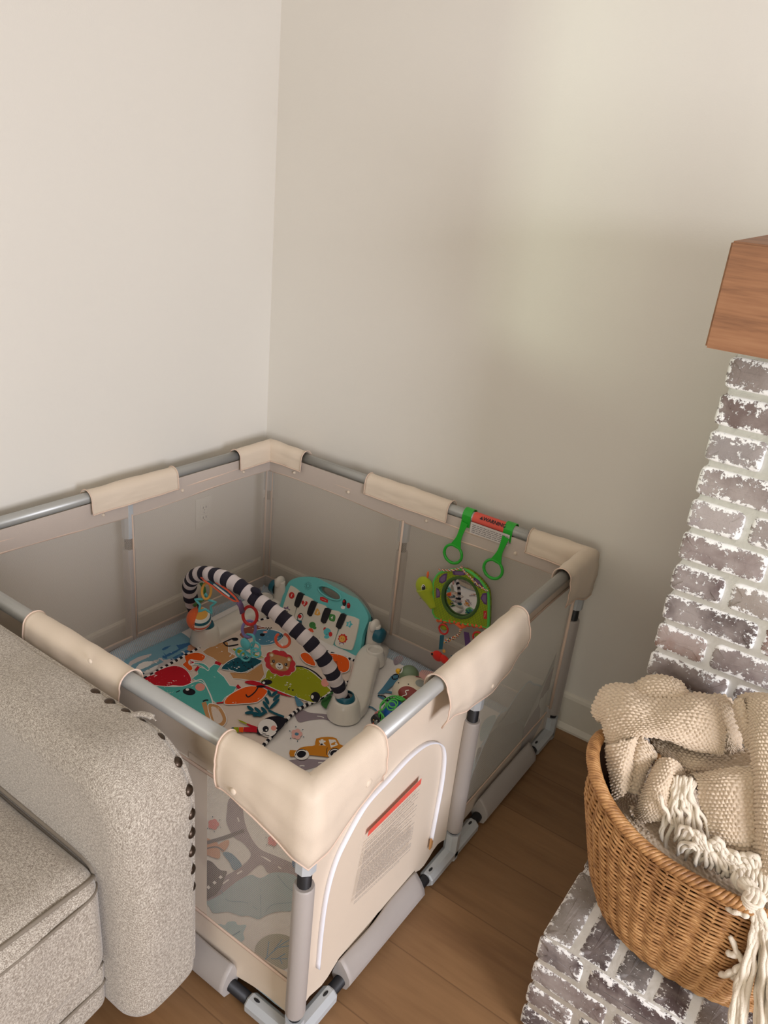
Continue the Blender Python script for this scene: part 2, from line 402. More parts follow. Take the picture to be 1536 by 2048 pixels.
# ------------------------------------------------------------ playpen
A_, B_, C_, D_ = Vector((0, 0, 0)), Vector((1.27, -.005, 0)), Vector((1.275, -1.27, 0)), Vector((-.04, -1.275, 0))
HR = .665
pen = thing('playpen', (.62, -.64, 0), 'square beige fabric and mesh playpen with grey rails in the room corner', 'playpen')
sides = {'back': (A_, B_, Vector((0, 1, 0))), 'right': (B_, C_, Vector((1, 0, 0))), 'front': (C_, D_, Vector((0, -1, 0))), 'left': (D_, A_, Vector((-1, 0, 0)))}
for k, (a, b, n) in sides.items():
    z = Vector((0, 0, HR)); d = (b - a).normalized() * .01
    MB().tube([a + z - d * 0, b + z + d * 0], .0175, 'tube', 12).build('top_rail', pen)
    MB().tube([a + d * 3 + Vector((0, 0, .024)), b - d * 3 + Vector((0, 0, .024))], .0135, 'black', 12).build('bottom_rail', pen)

def fab_noise(p, a=.0015, s=14): return a * noise.noise(Vector(p) * s)
def sleeve(path, do, di, name='rail_sleeve', r=.0255, bulge=.004):
    """fabric sleeve over the rail; path [(x,y)], outward is to the left of -direction; do/di drop functions of s in 0..1"""
    P = []
    for i in range(len(path) - 1):
        a, b = Vector(path[i]), Vector(path[i + 1]); n = max(4, int((b - a).length / .008))
        for k in range(n): P.append(a.lerp(b, k / n))
    P.append(Vector(path[-1])); N = len(P); L = [0]
    for i in range(1, N): L.append(L[-1] + (P[i] - P[i - 1]).length)
    nor = []
    for i in range(N):
        d1 = (P[i] - P[i - 1]).normalized() if i else None; d2 = (P[i + 1] - P[i]).normalized() if i < N - 1 else None
        d = (d1 or d2) + (d2 or d1); d.normalize(); n = Vector((-d.y, d.x))
        m = 1.0
        if d1 and d2: m = 1 / max(.6, math.cos(d1.angle(d2) / 2)) if d1.length and d2.length else 1
        nor.append(n * m)
    sec = 26; th = .0018; mb = MB(); rows = []
    for i in range(N):
        s = L[i] / L[-1]; lip = .002 * (math.exp(-((L[i]) / .006) ** 2) + math.exp(-((L[-1] - L[i]) / .006) ** 2))
        rr = r + lip + .0015 * math.sin(s * PI) + fab_noise((P[i].x, P[i].y, 0), .003, 18)
        row = []
        O, I = do(s), di(s)
        for off in (0, th):
            for j in range(sec + 1):
                u = j / sec
                if u < .3: k = u / .3; q = Vector((rr - off + bulge * math.sin(PI * (1 - k)) + fab_noise((P[i].x * 1.0, P[i].y, k), .004, 16), -O * (1 - k)))
                elif u < .7: a = PI * (u - .3) / .4; q = Vector((math.cos(a) * (rr - off), math.sin(a) * (rr - off)))
                else: k = (u - .7) / .3; q = Vector((-(rr - off) - .003 * k + fab_noise((P[i].x, P[i].y, k + 3), .002, 16), -I * k))
                row.append(q)
        o_ = row[:sec + 1] + row[sec + 1:][::-1]
        rows.append([Vector((P[i].x + nor[i].x * q.x, P[i].y + nor[i].y * q.x, HR + q.y)) for q in o_])
    m = len(rows[0]); vs = [v for r_ in rows for v in r_]; fs = []
    for i in range(N - 1):
        for j in range(m): fs.append((i * m + j, i * m + (j + 1) % m, (i + 1) * m + (j + 1) % m, (i + 1) * m + j))
    hm = sec // 1
    mb.add(vs, fs, 'cream')
    for e in (0, N - 1):
        for j in range(sec): mb.f.append((e * m + j, e * m + j + 1, e * m + m - 2 - j, e * m + m - 1 - j)); mb.mi.append(0); mb.sm.append(True)
    o = mb.build(name, pen)
    # hem piping along outer and inner bottom edges and the end cuffs
    hb = MB(); hb.tube([r_[0] for r_ in rows], .0022, 'hem', 6); hb.tube([r_[sec] for r_ in rows], .0022, 'hem', 6)
    for e in (0, N - 1): hb.tube(rows[e][:sec + 1], .0019, 'hem', 6)
    h = hb.build('hem', o); return o
def rx(px, py): return at(px, py, 2, HR).x
def ry(px, py): return at(px, py, 2, HR).y
c_ = lambda v: (lambda s: v)
def bulk(v, e): return lambda s: v + (e - v) * abs(2 * s - 1) ** 2
mid = lambda v, e: (lambda s: e + (v - e) * math.exp(-((s - .5) / .22) ** 2))
# outward = left normal of path direction; path directions chosen so that (-dy,dx) points outwards
y475, x620 = ry(475, 915), rx(618, 915)
sleeve([(0, y475), (0, 0), (x620, 0)], mid(.08, .06), c_(.045))
sleeve([(rx(742, 960), 0), (rx(903, 1018), 0)], c_(.075), c_(.042))
sleeve([(rx(1060, 1075), 0), (1.27, 0), (1.27, ry(1132, 1158))], mid(.13, .085), c_(.045))
sleeve([(1.275, ry(1048, 1236)), (1.275, ry(905, 1388))], lambda s: .095 + .035 * math.sin(PI * min(1, s * 1.15)), c_(.045), r=.0255, bulge=.012)
sleeve([(1.275, ry(762, 1482)), (1.275, -1.27), (rx(447, 1490), -1.275)], lambda s: .085 + .055 * math.exp(-((s - .45) / .25) ** 2), c_(.04), r=.0255, bulge=.006)
sleeve([(rx(258, 1368), -1.275), (rx(62, 1248), -1.275)], c_(.08), c_(.045), r=.026)
sleeve([(-.02, ry(178, 1000)), (-.01, ry(350, 950))], c_(.08), c_(.045))
sleeve([(.1, -1.275), (-.035, -1.275), (-.03, -1.1)], c_(.08), c_(.045))

INS = .017
def side_pt(k, s, z, off=0.0):
    a, b, n = sides[k]; p = a.lerp(b, s); return Vector((p.x, p.y, z)) - n * (INS + off)
def strip(k, s0, s1, z0, z1, mname, name, wav=.003, seed=0, uvs=1.0, nz=4, parent=None):
    mb = MB(); L = (sides[k][1] - sides[k][0]).length * (s1 - s0); n = max(6, int(L / .02)); nrm = sides[k][2]
    f0 = z0 if callable(z0) else (lambda s: z0); f1 = z1 if callable(z1) else (lambda s: z1)
    def fn(u, v):
        s = s0 + (s1 - s0) * u; z = f0(s) + (f1(s) - f0(s)) * v; p = side_pt(k, s, z)
        return p + nrm * (wav * noise.noise(Vector((p.x * 5, p.y * 5, z * 7 + seed))))
    mb.grid(fn, n, nz, mname)
    a = 0 if k in ('back', 'front') else 1
    return mb.build(name, parent or pen, uvmode=lambda c: (c[a], c[2]), fixn=False)
def hem(k, s0, s1, zf, name='hem', r=.0028, off=-.002):
    zf = zf if callable(zf) else c_(zf); n = 30
    MB().tube([side_pt(k, s0 + (s1 - s0) * i / n, zf(s0 + (s1 - s0) * i / n), off) for i in range(n + 1)], r, 'hem', 6, flat=(1.6, .7)).build(name, pen)
sag = lambda s: .575 + .006 * math.sin(s * 9)
for k in ('back', 'left'):
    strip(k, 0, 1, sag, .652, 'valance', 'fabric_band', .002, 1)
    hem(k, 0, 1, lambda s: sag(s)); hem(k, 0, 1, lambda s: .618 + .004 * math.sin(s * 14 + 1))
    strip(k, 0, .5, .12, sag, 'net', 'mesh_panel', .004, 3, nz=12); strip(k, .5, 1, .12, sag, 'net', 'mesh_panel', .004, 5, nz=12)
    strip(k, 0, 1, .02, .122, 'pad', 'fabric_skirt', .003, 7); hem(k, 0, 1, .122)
    for s in (.004, .5, .996):
        MB().tube([side_pt(k, s, z, .003) for z in (.12, .35, .575)], .005, 'hem', 6, flat=(1, .3)).build('seam_tape', pen)
# snap buttons on the bands
for k, ss in (('back', (.11, .31, .57, .83)), ('left', (.42, .66, .88)), ):
    for s in ss: MB().ell(side_pt(k, s, .603, .001), (.006, .006, .006), 'cream', 12, 8).build('snap_button', pen)
for c, r_ in ((at(466, 1583, 1, -1.307), (.007, .0035, .007)), (at(738, 1566, 0, 1.307), (.0035, .009, .009)), (at(985, 1372, 0, 1.312), (.0035, .006, .006)), (at(180, 1322, 1, -1.306), (.006, .0035, .006))):
    MB().ell(c, r_, 'cream', 12, 8).build('snap_button', pen)
# front (sofa side)
fs_ = lambda s: .545
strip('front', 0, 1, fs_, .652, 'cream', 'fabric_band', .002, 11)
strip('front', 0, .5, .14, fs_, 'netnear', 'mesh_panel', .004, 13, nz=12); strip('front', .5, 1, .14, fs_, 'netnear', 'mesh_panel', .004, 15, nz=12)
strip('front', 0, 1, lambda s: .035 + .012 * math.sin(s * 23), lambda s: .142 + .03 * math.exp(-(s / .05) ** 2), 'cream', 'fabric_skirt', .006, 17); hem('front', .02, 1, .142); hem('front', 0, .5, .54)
strip('front', .205, .245, .14, .56, 'cream', 'fabric_strip', .001, 4)
# right side: mesh half then solid door half
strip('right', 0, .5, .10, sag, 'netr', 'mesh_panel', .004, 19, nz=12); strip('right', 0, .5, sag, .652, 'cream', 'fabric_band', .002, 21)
strip('right', 0, .5, .035, .102, 'cream', 'fabric_skirt', .004, 22); hem('right', 0, .5, sag); hem('right', 0, .5, .10)
strip('right', .03, .155, .04, lambda s: .34 - (s - .03) * 1.5, 'pad', 'corner_shadow_patch', .003, 24)  # chimney shadow on the mesh corner, modelled as a darker patch
INS = .012
door_bot = lambda s: .066 - .05 * math.exp(-((s - 1.0) / .035) ** 2) + .012 * math.sin(s * 60)
strip('right', .5, 1, door_bot, .652, 'cream', 'door_panel', .002, 23, nz=14)
hem('right', .5, .92, .632)
zpts = [(690 - 55, 1930), (642, 1860), (652, 1790), (668, 1730), (690, 1680), (730, 1610), (775, 1560), (820, 1512), (855, 1487), (880, 1488), (888, 1510), (884, 1560), (873, 1620), (862, 1678)]
zp = [at(x, y, 0, 1.2665) for x, y in zpts]
zp[0] = Vector((1.2665, zp[1].y - .001, .14))
zs = smooth_path(zp, 8)
door = MB().tube(zs, .0075, 'zip', 6, flat=(1.0, .25), cap=True).build('zipper', pen)
MB().tube([p + Vector((.0025, 0, 0)) for p in zs], .0014, 'conn', 6).build('zipper_teeth', door)
MB().box((1.266, zs[-1].y - .006, zs[-1].z - .03), (1.271, zs[-1].y + .006, zs[-1].z + .004), 'tan' if 'tan' in M else 'c_tan', .0015).build('zipper_pull', door)
# printed notice on the door
def lerp2(a, b, c, d, u, v): return (a.lerp(b, u)).lerp(d.lerp(c, u), v)
la = MB(); X = 1.2705
q = [at(737, 1662, 0, X), at(843, 1556, 0, X), at(820, 1705, 0, X), at(706, 1812, 0, X)]
def quad(mb, u0, u1, v0, v1, mname, dx=0, Q=None):
    Q = Q or q; mb.add([lerp2(*Q, u, v) + Vector((dx, 0, 0)) for u, v in ((u0, v0), (u1, v0), (u1, v1), (u0, v1))], [(0, 1, 2, 3)], mname, False)
quad(la, 0, 1, 0, .075, 'redlabel', .0004)
random.seed(3); v = .11
blocks = [(.0, .9, 2), (0, 1, 14), (.0, .95, 6), (0, .9, 5)]
while v < .97:
    h = .0065; x1 = random.uniform(.55, 1.0) if random.random() < .4 else .985
    x0 = .0 if v > .16 else .25
    u = x0
    while u < x1:
        wd = random.uniform(.02, .07); quad(la, u, min(x1, u + wd), v, v + h, 'ink', .0006); u += wd + .009
    v += .0235 if random.random() < .85 else .045
la.build('warning_notice', pen)
# warning label on back rail
wl = MB(); p0 = Vector((rx(946, 1037), -.0035, HR)); p1 = Vector((rx(1030, 1062), -.0040, HR))
wl.tube([p0, p1], .0190, 'redlabel', 24, cap=False)
lab = wl.build('warning_label', pen)
mb = MB(); p2 = Vector((p0.x, -.0258, .657)); mb.add([p2, Vector((p1.x - .004, -.0258, .657)), Vector((p1.x - .004, -.0262, .618)), Vector((p0.x, -.0262, .618))], [(0, 1, 2, 3)], 'paper', False)
for r_ in range(5):
    u = p0.x + .006
    while u < p1.x - .008:
        wd = random.uniform(.006, .018); z = .65 - r_ * .0062
        mb.add([(u, -.0268, z), (u + wd, -.0268, z), (u + wd, -.0268, z - .0022), (u, -.0268, z - .0022)], [(0, 1, 2, 3)], 'ink', False); u += wd + .003
cx = (p0.x + p1.x) / 2; fm = frame((cx + .006, -.0194, HR + .0124), (1, 0, 0), (0, .62, .78))
text_mb(mb, 'WARNING', fm, .0165, 'black', .0004, .0004)
mb.prism([fm @ Vector((-.052, -.005, .0003)), fm @ Vector((-.040, -.005, .0003)), fm @ Vector((-.046, .006, .0003))], fm.to_3x3() @ Vector((0, 0, .0005)), 'black')
mb.build('label_print', lab)

# posts, connectors
def post(x, y, mid_=False, rot=0):
    b = MB(); b.tube([(x, y, .03), (x, y, HR)], .0135, 'black', 14); b.build('post', pen)
    MB().tube([(x, y, .098), (x, y, .105), (x, y, .28), (x, y, .445), (x, y, .45)], [.0185, .0205, .0205, .0205, .019], 'pad', 18).build('post_sleeve', pen)
    MB().tube([(x, y, .49), (x, y, HR)], .0205, 'conn', 8, smooth=False).build('top_connector', pen)
def foot(x, y, dirs, hs=.085):
    mb = MB(); mb.tube([(x, y, 0.003), (x, y, hs)], .0205, 'conn', 8, smooth=False)
    for d in dirs:
        d = Vector((*d, 0)); e = Vector((x, y, .0215)); mb.tube([e, e + d * .012, e + d * .118, e + d * .122], [.0205, .0205, .0205, .018], 'conn', 8, smooth=False)
    o = mb.build('foot_connector', pen)
    for d in dirs:
        d = Vector((*d, 0)); p = Vector((x, y, .0215)) + d * .102 + Vector((0, 0, .0192))
        MB().ell(p, (.0035 + abs(d.x) * .005, .0035 + abs(d.y) * .005, .0015), 'black', 10, 6).build('slot', o)
for x, y in ((0, 0), (1.27, -.005), (1.275, -1.27), (-.04, -1.275), (.63, 0), (1.275, -.645), (.62, -1.275), (-.02, -.64)): post(x, y)
foot(0, 0, [(1, 0), (0, -1)]); foot(1.27, -.005, [(-1, 0), (0, -1)]); foot(1.275, -1.27, [(-1, 0), (0, 1)]); foot(-.04, -1.275, [(1, 0), (0, 1)])
foot(.63, 0, [(1, 0), (-1, 0)]); foot(.62, -1.275, [(1, 0), (-1, 0)], .09); foot(1.275, -.645, [(0, 1), (0, -1)], .09); foot(-.02, -.64, [(0, 1), (0, -1)])
def pad(a, b, n):
    a, b, n = Vector(a), Vector(b), Vector(n); L = (b - a).length; N = int(L / .012); prof = [(0, -.024), (.017, -.018), (.0245, 0), (.022, .016), (.014, .034), (.003, .052), (-.003, .052), (-.014, .034), (-.022, .016), (-.0245, 0), (-.017, -.018)]
    mb = MB(); m = len(prof); vs = []
    for i in range(N + 1):
        p = a.lerp(b, i / N); jig = fab_noise(p, .006, 9)
        for x, z in prof: vs.append(p + n * (x - (.008 if z > .05 else .003 if z > .03 else 0) + (jig if z > .01 else 0)) + Vector((0, 0, z)))
    fs = [(i * m + j, i * m + (j + 1) % m, (i + 1) * m + (j + 1) % m, (i + 1) * m + j) for i in range(N) for j in range(m)]
    mb.add(vs, fs, 'pad'); mb.f.append(tuple(range(m))); mb.f.append(tuple(N * m + j for j in range(m))); mb.mi += [0, 0]; mb.sm += [False, False]
    mb.build('bottom_sleeve', pen)
Z = .0265
pad((1.275, -.81, Z), (1.275, -1.115, Z), (1, 0, 0)); pad((1.275, -.17, Z), (1.275, -.49, Z), (1, 0, 0))
pad((1.10, -1.275, Z), (.76, -1.275, Z), (0, -1, 0)); pad((.48, -1.275, Z), (.12, -1.275, Z), (0, -1, 0))
pad((.16, 0, Z), (.47, 0, Z), (0, 1, 0)); pad((.79, 0, Z), (1.1, 0, Z), (0, 1, 0))
pad((-.01, -.16, Z), (-.015, -.48, Z), (-1, 0, 0)); pad((-.022, -.80, Z), (-.03, -1.1, Z), (-1, 0, 0))

# ------------------------------------------------------------ mats
X0, X1, Y0, Y1 = .0, 1.248, -1.25, -.026
def mat_h(x, y):
    z = .030
    def c(d, A, wd): return A * max(0., 1 - d / wd) ** 2
    z += max(c(x - X0, .075, .07), c(Y1 - y, .05 * (1 - .55 * min(1, max(0, x))), .06))
    k = 1 / (1 + math.exp(-(y + .52) / .04)) * (1 - .5 / (1 + math.exp(-(y + .12) / .03)))
    z += c(X1 - x, .27 * k, .17 * k + .03) + c(X1 - x, .02, .03)
    z += c(y - Y0, .012, .05)
    z += .0035 * noise.noise(Vector((x * 7, y * 7, 0))) + .002 * noise.noise(Vector((x * 19, y * 19, 5)))
    if k > .05: z += .03 * k * max(0, 1 - (X1 - x) / .2) * noise.noise(Vector((x * 14, y * 14, 2)))
    return z
def at_surf(px, py, h):
    d = ray(px, py); t0 = (.45 - CAM.z) / d.z; t1 = (.0 - CAM.z) / d.z; prev = t0
    for i in range(120):
        t = t0 + (t1 - t0) * i / 119; p = CAM + d * t
        x = min(max(p.x, X0), X1); y = min(max(p.y, Y0), Y1)
        if p.z < h(x, y):
            lo, hi = prev, t
            for _ in range(14):
                mm = (lo + hi) / 2; q = CAM + d * mm
                if q.z < h(min(max(q.x, X0), X1), min(max(q.y, Y0), Y1)): hi = mm
                else: lo = mm
            q = CAM + d * lo; return (min(max(q.x, X0 + .002), X1 - .002), min(max(q.y, Y0 + .002), Y1 - .002))
        prev = t
    q = CAM + d * t1; return (q.x, q.y)
Z3 = lambda L: [(340 + x / 5.12, 1120 + y / 5.12) for x, y in L]
Z6 = lambda L: [(260 + x / 5.12, 1240 + y / 5.12) for x, y in L]
Z7 = lambda L: [(480 + x / 5.12, 1260 + y / 5.12) for x, y in L]
Z8 = lambda L: [(640 + x / 5.12, 1260 + y / 5.12) for x, y in L]
ZB = lambda L: [(390 + x / 4.876, 1560 + y / 4.876) for x, y in L]
def ell_px(cx, cy, rx_, ry_, rot=0, n=20):
    c, s = math.cos(rot), math.sin(rot)
    return [(cx + rx_ * math.cos(a) * c - ry_ * math.sin(a) * s, cy + rx_ * math.cos(a) * s + ry_ * math.sin(a) * c) for a in [2 * PI * i / n for i in range(n)]]
def stroke(L, wd):
    P = [Vector(p) for p in smooth_path([(x, y, 0) for x, y in L], 5)]; a = []; b = []
    for i, p in enumerate(P):
        d = (P[min(i + 1, len(P) - 1)] - P[max(i - 1, 0)]).normalized(); n = Vector((-d.y, d.x, 0)) * wd / 2; a.append((p.x + n.x, p.y + n.y)); b.append((p.x - n.x, p.y - n.y))
    return a + b[::-1]
def smooth2(L, n=4): return [(p.x, p.y) for p in smooth_path([(x, y, 0) for x, y in L], n, True)]
def drape(mb, xy, h, lift, mname, clip=None, maxe=.03):
    P = [Vector((x, y, 0)) for x, y in xy]
    Q = [P[0]]
    for p in P[1:]:
        if (p - Q[-1]).length > .0006: Q.append(p)
    if len(Q) < 3: return
    tris = geometry.tessellate_polygon([Q]); bm = bmesh.new(); V = [bm.verts.new(p) for p in Q]
    for t in tris:
        try: bm.faces.new([V[i] for i in t])
        except ValueError: pass
    for _ in range(5):
        E = [e for e in bm.edges if e.calc_length() > maxe]
        if not E: break
        bmesh.ops.subdivide_edges(bm, edges=E, cuts=1); bmesh.ops.triangulate(bm, faces=bm.faces[:])
    for v in bm.verts: v.co.z = h(v.co.x, v.co.y) + lift
    bmesh.ops.recalc_face_normals(bm, faces=bm.faces[:])
    for f in bm.faces:
        if f.normal.z < 0: f.normal_flip()
    mb.bm(bm, mname, True)
rm = MB()
rm.grid(lambda u, v: (lambda x, y: Vector((x, y, mat_h(x, y))))(X0 + (X1 - X0) * u, Y0 + (Y1 - Y0) * v), 150, 150, 'p_matwhite')
nb = len(rm.v)
rm.grid(lambda u, v: (lambda x, y: Vector((x, y, mat_h(x, y) - .012)))(X0 + .012 + (X1 - X0 - .024) * u, Y0 + .012 + (Y1 - Y0 - .024) * v), 60, 60, 'p_matwhite')
LV = [0]
def pr(px, mname, lv=None):
    LV[0] += 1; drape(rm, [at_surf(x, y, mat_h) for x, y in px], mat_h, .0007 + .00004 * LV[0] if lv is None else lv, 'p_' + mname)
pr(smooth2(Z6([(-60, 360), (120, 260), (300, 190), (480, 125), (560, 150), (640, 215), (720, 270), (620, 340), (440, 440), (200, 560), (0, 640)])), 'water')
pr(smooth2(Z6([(330, 290), (430, 260), (560, 225), (650, 215), (660, 270), (600, 330), (480, 420), (350, 420)])), 'dblue')
pr(smooth2(Z6([(-20, 430), (40, 380), (110, 352), (230, 350), (310, 390), (380, 380), (450, 410), (370, 480), (240, 545), (60, 620), (-40, 580)])), 'cloud')
pr(smooth2(Z6([(40, 480), (120, 420), (210, 410), (290, 450), (240, 520), (80, 560)])), 'matwhite')
pr(Z6(stroke([(400, 325), (440, 345), (490, 320), (540, 325), (560, 350)], 16)), 'matwhite')
pr(Z6(ell_px(625, 285, 48, 38)), 'peach'); pr(Z6(ell_px(75, 580, 50, 30)), 'flower'); pr(Z6(ell_px(130, 550, 18, 12)), 'dteal')
# roads
pr(smooth2(Z7([(560, 850), (620, 815), (720, 850), (880, 865), (960, 900), (960, 945), (850, 915), (700, 930), (600, 945)])), 'road')
pr(smooth2(Z7([(370, 1400), (400, 1365), (520, 1335), (700, 1322), (880, 1335), (1000, 1310), (1000, 1370), (830, 1395), (660, 1440), (560, 1460), (460, 1480)])), 'road')
for a, b in ((470, 1400), (610, 1392), (800, 1360), (900, 1362)): pr(Z7(stroke([(a, b + 3), (a + 25, b), (a + 50, b + 3)], 10)), 'matwhite')
pr(Z7(stroke([(790, 885), (830, 890), (860, 900)], 9)), 'matwhite')
pr(smooth2(ZB([(340, 180), (480, 180), (470, 300), (490, 430), (550, 570), (640, 680), (800, 750), (1000, 850), (1020, 990), (860, 915), (720, 915), (640, 830), (500, 940), (300, 1090), (140, 1190), (20, 1210), (20, 1090), (240, 970), (430, 860), (545, 740), (470, 620), (380, 560), (310, 430), (310, 320)])), 'road')
for p in ([(415, 370), (430, 410)], [(640, 740), (740, 800)], [(410, 920), (460, 890)], [(270, 1015), (330, 975)], [(810, 850), (840, 870)]): pr(ZB(stroke([p[0], ((p[0][0] + p[1][0]) / 2, (p[0][1] + p[1][1]) / 2), p[1]], 14)), 'matwhite')
pr(smooth2(ZB([(-40, 1230), (110, 1190), (250, 1120), (400, 1000), (540, 930), (640, 960), (780, 905), (1000, 960), (1010, 1250), (800, 1290), (700, 1320), (620, 1362), (520, 1330), (440, 1330), (320, 1290), (180, 1300), (120, 1220), (0, 1190)])), 'lake')
for L in ([(640, 1000), (640, 1340)], [(800, 930), (900, 1050), (1000, 1110)], [(250, 1080), (320, 1180), (500, 1200), (610, 1270)], [(690, 1290), (760, 1220), (960, 1200)]): pr(ZB(stroke(L, 6)), 'blueg')
pr(smooth2(ZB([(180, 1460), (230, 1410), (290, 1420), (320, 1390), (390, 1385), (420, 1420), (500, 1420), (470, 1500), (480, 1560), (410, 1600), (330, 1590), (250, 1530)])), 'lblue')
for L in ([(240, 1530), (350, 1430)], [(300, 1560), (440, 1480)], [(205, 1490), (245, 1450)], [(350, 1590), (420, 1570)]): pr(ZB(stroke(L, 12)), 'blueg')
pr(smooth2(ZB(ell_px(800, 1680, 220, 175, 0, 14))), 'olive')
for L in ([(660, 1780), (760, 1680), (860, 1600), (960, 1550)], [(700, 1740), (720, 1580)], [(760, 1680), (850, 1560)], [(800, 1640), (940, 1620)], [(740, 1750), (900, 1750)], [(800, 1750), (880, 1700)], [(830, 1752), (850, 1800)]): pr(ZB(stroke(L, 11)), 'blueg')
pr(smooth2(ZB([(40, 840), (110, 790), (170, 810), (240, 880), (310, 900), (290, 960), (240, 1080), (160, 1150), (20, 1170)])), 'grey')
pr(smooth2(ZB([(30, 770), (100, 790), (110, 840), (60, 850), (20, 830)])), 'matwhite')
for x, y in ((250, 955), (190, 1008), (130, 1053), (65, 1112)): pr(ZB([(x - 20, y), (x, y - 20), (x + 22, y + 2), (x, y + 20)]), 'matwhite')
pr(smooth2(ZB([(40, 560), (180, 600), (230, 640), (240, 770), (120, 740), (30, 700)])), 'peach'); pr(smooth2(ZB([(230, 640), (320, 590), (330, 640), (270, 710)])), 'peach')
pr(ZB(stroke([(40, 640), (250, 580), (480, 500)], 36)), 'grey'); pr(ZB(stroke([(60, 690), (200, 660), (280, 700)], 14)), 'grey')
pr(smooth2(ZB([(270, 720), (350, 720), (450, 820), (440, 860), (380, 885), (330, 800)])), 'blueg')
pr(ZB(ell_px(985, 820, 40, 50)), 'dblue')
def flower(T, cx, cy, r, c='flower', cc=None):
    for i in range(5):
        a = 2 * PI * i / 5; pr(T(ell_px(cx + r * .5 * math.cos(a), cy + r * .5 * math.sin(a), r * .45, r * .42, 0, 10)), c)
    if cc: pr(T(ell_px(cx, cy, r * .35, r * .28, 0, 10)), cc)
    for i in range(6):
        a = 2 * PI * (i + .4) / 6; pr(T(stroke([(cx + r * 1.15 * math.cos(a), cy + r * 1.1 * math.sin(a)), (cx + r * 1.35 * math.cos(a), cy + r * 1.3 * math.sin(a))], r * .14)), 'dteal')
flower(ZB, 180, 440, 60); flower(ZB, 760, 600, 60); flower(Z7, 580, 1075, 62, 'blush', 'blueg')
# car
pr(smooth2(Z7([(510, 1240), (580, 1245), (620, 1215), (700, 1200), (768, 1190), (780, 1122), (900, 1105), (985, 1120), (1020, 1180), (1080, 1205), (1082, 1240), (1040, 1285), (960, 1300), (900, 1312), (700, 1290), (570, 1302), (512, 1305)]), 2), 'car')
pr(Z7([(808, 1132), (868, 1126), (888, 1195), (806, 1190)]), 'matwhite'); pr(Z7([(905, 1128), (975, 1135), (1003, 1188), (930, 1218)]), 'matwhite')
for cx, cy in ((632, 1285), (972, 1278)):
    pr(Z7(ell_px(cx, cy + 2, 75, 55)), 'matwhite'); pr(Z7(stroke([(cx - 65, cy + 10), (cx - 45, cy - 35), (cx, cy - 52), (cx + 45, cy - 35), (cx + 68, cy)], 8)), 'black'); pr(Z7(ell_px(cx, cy, 50, 37)), 'black'); pr(Z7(ell_px(cx, cy, 17, 13)), 'cloud')
pr(Z7(stroke([(893, 1215), (885, 1250), (888, 1290)], 6)), 'black'); pr(Z7(ell_px(835, 1183, 14, 9)), 'black'); pr(Z7(ell_px(838, 1420, 22, 20)), 'dteal')
# prints around the toys at the right
pr(smooth2(Z8([(1010, 470), (1060, 420), (1260, 470), (1300, 520), (1180, 640), (1120, 700), (1020, 620)])), 'blush')
pr(Z8([(585, 665), (640, 600), (730, 480), (800, 470), (800, 530), (700, 620), (650, 665)]), 'blueg'); pr(Z8(ell_px(770, 490, 40, 30, -.4)), 'black')
pr(Z8(stroke([(640, 640), (760, 660), (740, 720), (690, 730), (590, 680)], 20)), 'blueg'); pr(Z8(stroke([(590, 685), (660, 690), (690, 735), (760, 690)], 12)), 'black')
pr(Z8(stroke([(455, 805), (520, 800), (580, 840)], 14)), 'blueg'); pr(Z8([(540, 905), (560, 860), (640, 810), (600, 880)]), 'flower')
pr(smooth2(Z8([(750, 330), (770, 290), (830, 275), (850, 320), (770, 370)])), 'road'); pr(Z8(stroke([(700, 735), (760, 720), (860, 760)], 14)), 'blueg')
# prints seen through the right mesh panel
Zr = lambda L: [(940 + x / 4.096, 1120 + y / 4.096) for x, y in L]
for L in ([(330, 1200), (370, 1160), (400, 1180)], [(340, 1230), (380, 1200), (410, 1200), (400, 1230)], [(350, 1250), (380, 1240), (415, 1262)], [(270, 1010), (350, 1020)], [(290, 890), (310, 905)]): pr(Zr(stroke(L, 9)), 'grey')
pr(smooth2(Zr([(120, 1320), (200, 1280), (220, 1340), (160, 1420), (90, 1500), (80, 1420)])), 'lake'); pr(smooth2(Zr([(160, 1550), (240, 1520), (300, 1540), (230, 1600), (160, 1600)])), 'lblue')
pr(Zr(stroke([(110, 1530), (110, 1620), (20, 1800)], 26)), 'blush'); pr(smooth2(Zr([(60, 1560), (100, 1560), (80, 1640), (40, 1700)])), 'grey')
pr(Z3(ell_px(930, 385, 60, 30)), 'brown')
road = rm.build('quilted_play_mat', origin=(.62, -.64, .02), fixn=False)
tag(road, 'large white quilted play mat with printed roads, lake and orange car lining the playpen floor', 'play mat')
# binding around the play mat
bp = []
NB = 60
for i in range(NB): bp.append((X0, Y0 + (Y1 - Y0) * i / NB))
for i in range(NB): bp.append((X0 + (X1 - X0) * i / NB, Y1))
for i in range(NB): bp.append((X1, Y1 + (Y0 - Y1) * i / NB))
for i in range(NB): bp.append((X1 + (X0 - X1) * i / NB, Y0))
bd = MB(); ins = []
for x, y in bp:
    ins.append((min(max(x, X0 + .024), X1 - .024), min(max(y, Y0 + .024), Y1 - .024)))
vs = []
n4 = len(bp)
for (x, y), (a, b) in zip(bp, ins):
    vs += [Vector((x, y, mat_h(x, y) - .005)), Vector((x, y, mat_h(x, y) + .002)), Vector(((x + a) / 2, (y + b) / 2, mat_h((x + a) / 2, (y + b) / 2) + .0042)), Vector((a, b, mat_h(a, b) + .0018))]
fs = [(i * 4 + j, i * 4 + j + 1, ((i + 1) % n4) * 4 + j + 1, ((i + 1) % n4) * 4 + j) for i in range(n4) for j in range(3)]
bd.add(vs, fs, 'p_bind')
